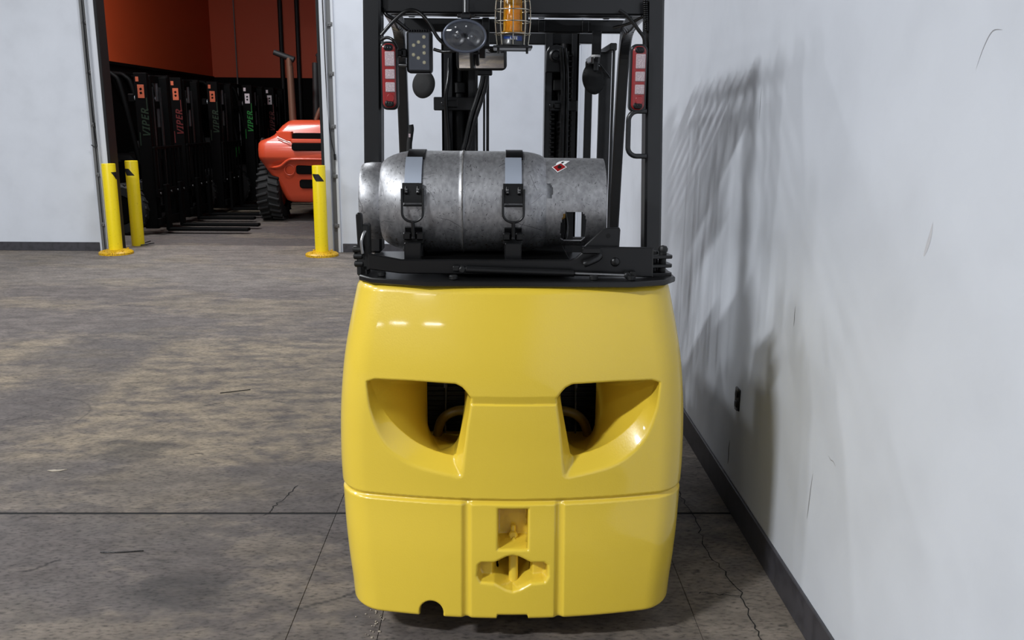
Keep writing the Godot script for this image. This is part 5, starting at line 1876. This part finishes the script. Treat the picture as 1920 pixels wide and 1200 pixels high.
# ---------------------------------------------------------------- the big orange forklift
func build_orange() -> void:
	var c := Vector3(-2.32, 0, -13.4)
	var t := thing("forklift", "large orange forklift with its rounded back to the doorway, partly behind the right jamb", "forklift", c)
	# [height, half width, z of the rear face, corner radius]
	var sec := [[0.30, 0.82, -0.20, 0.10], [0.33, 0.88, -0.15, 0.12], [0.42, 0.92, -0.11, 0.13], [0.62, 1.02, -0.06, 0.14], [0.84, 1.16, 0.0, 0.15], [0.90, 1.19, 0.03, 0.15], [0.95, 1.21, 0.10, 0.16], [1.0, 1.22, 0.12, 0.16], [1.10, 1.222, 0.12, 0.16], [1.185, 1.218, 0.09, 0.16], [1.225, 1.19, 0.06, 0.16], [1.27, 1.06, 0.04, 0.14], [1.31, 0.985, 0.02, 0.12], [1.38, 0.93, -0.01, 0.12], [1.45, 0.87, -0.04, 0.12], [1.51, 0.79, -0.08, 0.12], [1.53, 0.74, -0.14, 0.12]]
	var rows := []
	for s in sec:
		var row := []
		var hw: float = s[1]
		var r: float = s[3]
		var z: float = s[2]
		row.append(c + Vector3(-hw, s[0], -1.2))
		for i in 13:
			var a := PI / 2 * i / 12
			row.append(c + Vector3(-hw + r - cos(a) * r, s[0], z - 0.06 - r * 0.8 + sin(a) * r * 0.8))
		for i in range(1, 12):
			var f := i / 12.0 * 2.0 - 1.0
			row.append(c + Vector3(f * (hw - r), s[0], z - 0.06 * f * f))
		for i in 13:
			var a := PI / 2 * (12 - i) / 12
			row.append(c + Vector3(hw - r + cos(a) * r, s[0], z - 0.06 - r * 0.8 + sin(a) * r * 0.8))
		row.append(c + Vector3(hw, s[0], -1.2))
		rows.append(row)
	var k := Kit.new()
	k.sheet(rows, Vector3.BACK, c + Vector3(0, 1.0, -1.2))
	var top := []
	for p in rows[-1]:
		top.append(p)
	for i in top.size() - 1:
		k.tri(c + Vector3(0, 1.54, -0.8), top[i], top[i + 1], Vector3.UP, Vector3.UP, Vector3.UP)
		k.tri(c + Vector3(0, 0.30, -0.8), rows[0][i], rows[0][i + 1], Vector3.DOWN, Vector3.DOWN, Vector3.DOWN)
	var b := put("counterweight", k, M.orange, t)
	k = Kit.new()
	# dark louvres, framed by raised orange lips
	for g in [[-0.13, 1.30, 1.10, 0.09, 0.055], [-0.13, 1.145, 1.10, 0.11, 0.13], [-0.13, 0.805, 1.06, 0.13, -0.005]]:
		k = Kit.new()
		k.prism(rrect(g[2], g[3], 0.035, 4), -0.12, 0.012, Transform3D(Basis(), c + Vector3(g[0], g[1], g[4])), 0.01)
		put("louvre", k, M.row, b)
	k = Kit.new()
	k.prism(rrect(1.12, 0.07, 0.02, 4), -0.14, 0.06, Transform3D(Basis(), c + Vector3(-0.13, 1.225, 0.075)), 0.018)
	put("grille_bar", k, M.orange, b)
	k = Kit.new()
	k.prism(PackedVector2Array([Vector2(-0.145, 0.075), Vector2(0.115, 0.075), Vector2(0.115, -0.075), Vector2(0.02, -0.06), Vector2(-0.12, 0.0)]), -0.06, 0.02, Transform3D(Basis(Vector3.UP, -0.35), c + Vector3(-0.80, 1.29, 0.0)), 0.015)
	var lamp := put("tail_lamp", k, M.orange, b)
	k = Kit.new()
	k.bar(c + Vector3(-0.91, 1.265, 0.02), c + Vector3(-0.70, 1.20, 0.11), 0.018, 0.012)
	put("highlight_strip", k, M.bright, lamp)  # bright metal bar laid in as the highlight line on the lamp
	k = Kit.new()
	k.tube(curve([c + Vector3(-1.10, 0.83, -0.13), c + Vector3(-1.0, 0.835, -0.02), c + Vector3(-0.88, 0.86, 0.03), c + Vector3(-0.76, 0.945, 0.06), c + Vector3(-0.62, 0.965, 0.085), c + Vector3(0.0, 0.965, 0.10), c + Vector3(0.6, 0.965, 0.085)]), 0.020, 10)
	put("bumper_ridge", k, M.orange, b)
	k = Kit.new()
	k.prism(rrect(0.70, 0.13, 0.04, 4), -0.08, 0.012, Transform3D(Basis(), c + Vector3(-0.28, 0.59, -0.065)), 0.012)
	var fog := put("lamp_recess", k, M.row, b)
	k = Kit.new()
	k.lathe([Vector2(0.045, 0), Vector2(0.042, 0.02), Vector2(0.03, 0.03), Vector2(0, 0.032)], c + Vector3(-0.38, 0.59, -0.055), Vector3.BACK, 20)
	put("fog_lamp", k, M.clear_cap, fog)
	k = Kit.new()
	k.torus(c + Vector3(-0.76, 0.80, -0.02), Vector3.BACK, 0.075, 0.008, 0, TAU, 28, 6)
	put("ring_mark", k, M.orange, b)
	k = Kit.new()
	k.box(c + Vector3(0, 0.9, -1.9), Vector3(1.9, 1.0, 1.5), 0.08)
	put("body", k, M.soot, t)
	for s in [-1.0, 1.0]:
		k = Kit.new()
		var w := c + Vector3(s * 1.12, 0.453, -0.50)
		k.lathe([Vector2(0.25, -0.17), Vector2(0.40, -0.17), Vector2(0.435, -0.14), Vector2(0.435, 0.14), Vector2(0.40, 0.17), Vector2(0.25, 0.17)], w, Vector3.RIGHT, 40)
		for i in 26:
			var a := TAU * i / 26
			for e in [-1.0, 1.0]:
				k.box(w + Vector3(e * 0.088, sin(a + e * 0.06) * 0.44, cos(a + e * 0.06) * 0.44), Vector3(0.17, 0.035, 0.055), 0.008, Basis(Vector3.RIGHT, -a) * Basis(Vector3.BACK, 0.0) * Basis(Vector3.FORWARD, e * 0.25))
		var tire := put("wheel", k, M.rubber, t)
		k = Kit.new()
		k.cyl(w - Vector3(0.13, 0, 0), w + Vector3(0.13, 0, 0), 0.25, 24, 0.02)
		put("hub", k, M.orange, tire)
		k = Kit.new()
		k.box(c + Vector3(s * 1.22, 1.13, -0.36), Vector3(0.07, 0.26, 0.16), 0.03)
		put("fender", k, M.black_flat, t)
		k = Kit.new()
		k.tube([c + Vector3(s * 0.50, 1.50, -0.9), c + Vector3(s * 0.50, 2.0, -0.95), c + Vector3(s * 0.50, 2.40, -1.0)], 0.055, 10)
		put("guard_post", k, M.black_flat, t)
	# exhaust stack with a slanted deflector
	k = Kit.new()
	var ex := c + Vector3(-0.765, 0, -0.42)
	k.cyl(ex + Vector3(0, 1.48, 0), ex + Vector3(-0.01, 2.32, 0), 0.055, 20, 0.004, 0.05)
	k.cyl(ex + Vector3(-0.01, 2.10, 0), ex + Vector3(-0.015, 2.44, 0), 0.047, 20, 0.004)
	var stack := put("exhaust_pipe", k, M.exhaust, t)
	k = Kit.new()
	k.cyl(ex + Vector3(0.06, 2.41, 0), ex + Vector3(-0.24, 2.52, 0), 0.045, 20, 0.004, 0.04)
	put("exhaust_cap", k, M.black_flat, stack)
	k = Kit.new()
	k.box(c + Vector3(0.2, 2.46, -1.0), Vector3(1.36, 0.12, 0.10), 0.02)
	k.box(c + Vector3(0.2, 2.52, -1.6), Vector3(1.40, 0.06, 1.2), 0.02)
	k.box(c + Vector3(-0.3, 2.48, -0.94), Vector3(0.28, 0.08, 0.05), 0.01)
	put("roof", k, M.black_flat, t)
	k = Kit.new()
	k.box(c + Vector3(-0.28, 1.68, -1.2), Vector3(0.45, 0.7, 0.16), 0.06)
	k.box(c + Vector3(-0.28, 1.38, -1.4), Vector3(0.5, 0.16, 0.5), 0.05)
	var seat := put("seat", k, M.rubber, t)
	k = Kit.new()
	k.prism(rrect(0.20, 0.24, 0.07, 5), -0.04, 0.04, Transform3D(Basis(Vector3.BACK, -0.4), c + Vector3(-0.45, 2.08, -1.15)), 0.02)
	put("headrest", k, M.grey_steel, seat)
	k = Kit.new()
	k.tube(curve([c + Vector3(-0.44, 1.53, -0.55), c + Vector3(-0.36, 1.70, -0.55), c + Vector3(-0.22, 1.75, -0.55), c + Vector3(0.4, 1.77, -0.55)]), 0.035, 10)
	k.box(c + Vector3(-0.05, 1.61, -0.60), Vector3(0.66, 0.18, 0.06), 0.02)
	put("engine_cover", k, M.exhaust, t)

# ---------------------------------------------------------------- small things
func build_small() -> void:
	var k := Kit.new()
	var at := Vector3(0.985, 0.484, -3.375)
	var t := thing("wall_outlet", "black uncovered electrical outlet low on the white right-hand wall", "outlet", at)
	var f := Transform3D(Basis(Vector3.BACK, Vector3.UP, Vector3.LEFT), at)
	k.prism(rrect(0.06, 0.09, 0.006, 3), -0.004, 0.006, f, 0.002)
	put("box", k, M.soot, t)
	for y in [0.02, -0.02]:
		k = Kit.new()
		k.prism(rrect(0.03, 0.026, 0.009, 4, Vector2(0, y)), 0.004, 0.011, f, 0.002)
		put("socket", k, M.black_flat, t)
	k = Kit.new()
	for y in [0.041, -0.041]:
		k.prism(rrect(0.03, 0.012, 0.003, 2, Vector2(0, y)), 0.003, 0.009, f, 0.001)
	put("bracket", k, M.grey_steel, t)
	k = Kit.new()
	k.bar(Vector3(-1.60, 0.004, -4.94), Vector3(-1.44, 0.004, -5.01), 0.005, 0.005)
	solo("splinter", k, M.soot, "thin dark splinter lying on the dusty concrete left of the truck", "splinter", Vector3(-1.518, 0, -4.985), "")
	k = Kit.new()
	k.tube(curve([Vector3(-1.455, 0.003, -3.01), Vector3(-1.41, 0.003, -3.008), Vector3(-1.36, 0.003, -3.012), Vector3(-1.30, 0.003, -3.02)]), 0.0022, 6)
	solo("wire_scrap", k, M.cable, "short dark wire scrap on the floor at the lower left", "wire", Vector3(-1.38, 0, -3.012))
	k = Kit.new()
	k.prism(PackedVector2Array([Vector2(-0.04, 0.0), Vector2(-0.01, 0.012), Vector2(0.0, 0.006), Vector2(0.045, 0.016), Vector2(0.02, -0.006), Vector2(-0.012, -0.012)]), 0.0, 0.003, Transform3D(Basis(Vector3.RIGHT, Vector3.FORWARD, Vector3.UP), Vector3(-1.99, 0.0005, -3.785)), 0.001)
	solo("paper_scrap", k, M.dust, "pale torn paper scrap on the floor at the far left", "scrap", Vector3(-1.99, 0, -3.785))
	k = Kit.new()
	k.prism(oval(0.034, 0.018, 12), 0.0, 0.002, Transform3D(Basis(Vector3.RIGHT, Vector3.FORWARD, Vector3.UP), Vector3(0.725, 0.0005, -3.39)), 0.0005)
	solo("paper_scrap", k, M.sticker_white, "small white scrap on the floor between truck and wall", "scrap", Vector3(0.725, 0, -3.39))
	# pale crumbs of concrete along the open joint
	k = Kit.new()
	for i in 70:
		var p := Vector3(-0.385 + rng.randfn() * 0.018, 0.002, rng.randf_range(-2.74, -2.30))
		var r := rng.randf_range(0.0015, 0.0045)
		k.box(p, Vector3(r * 1.6, r, r * 1.3), r * 0.3, Basis(Vector3.UP, rng.randf() * 3.0) * Basis(Vector3.RIGHT, rng.randf()))
	var cr := solo("crumbs", k, M.dust, "pale concrete crumbs scattered in the floor joint under the left corner of the forklift", "crumbs", Vector3(-0.385, 0, -2.52))
	cr.set_meta("kind", "stuff")
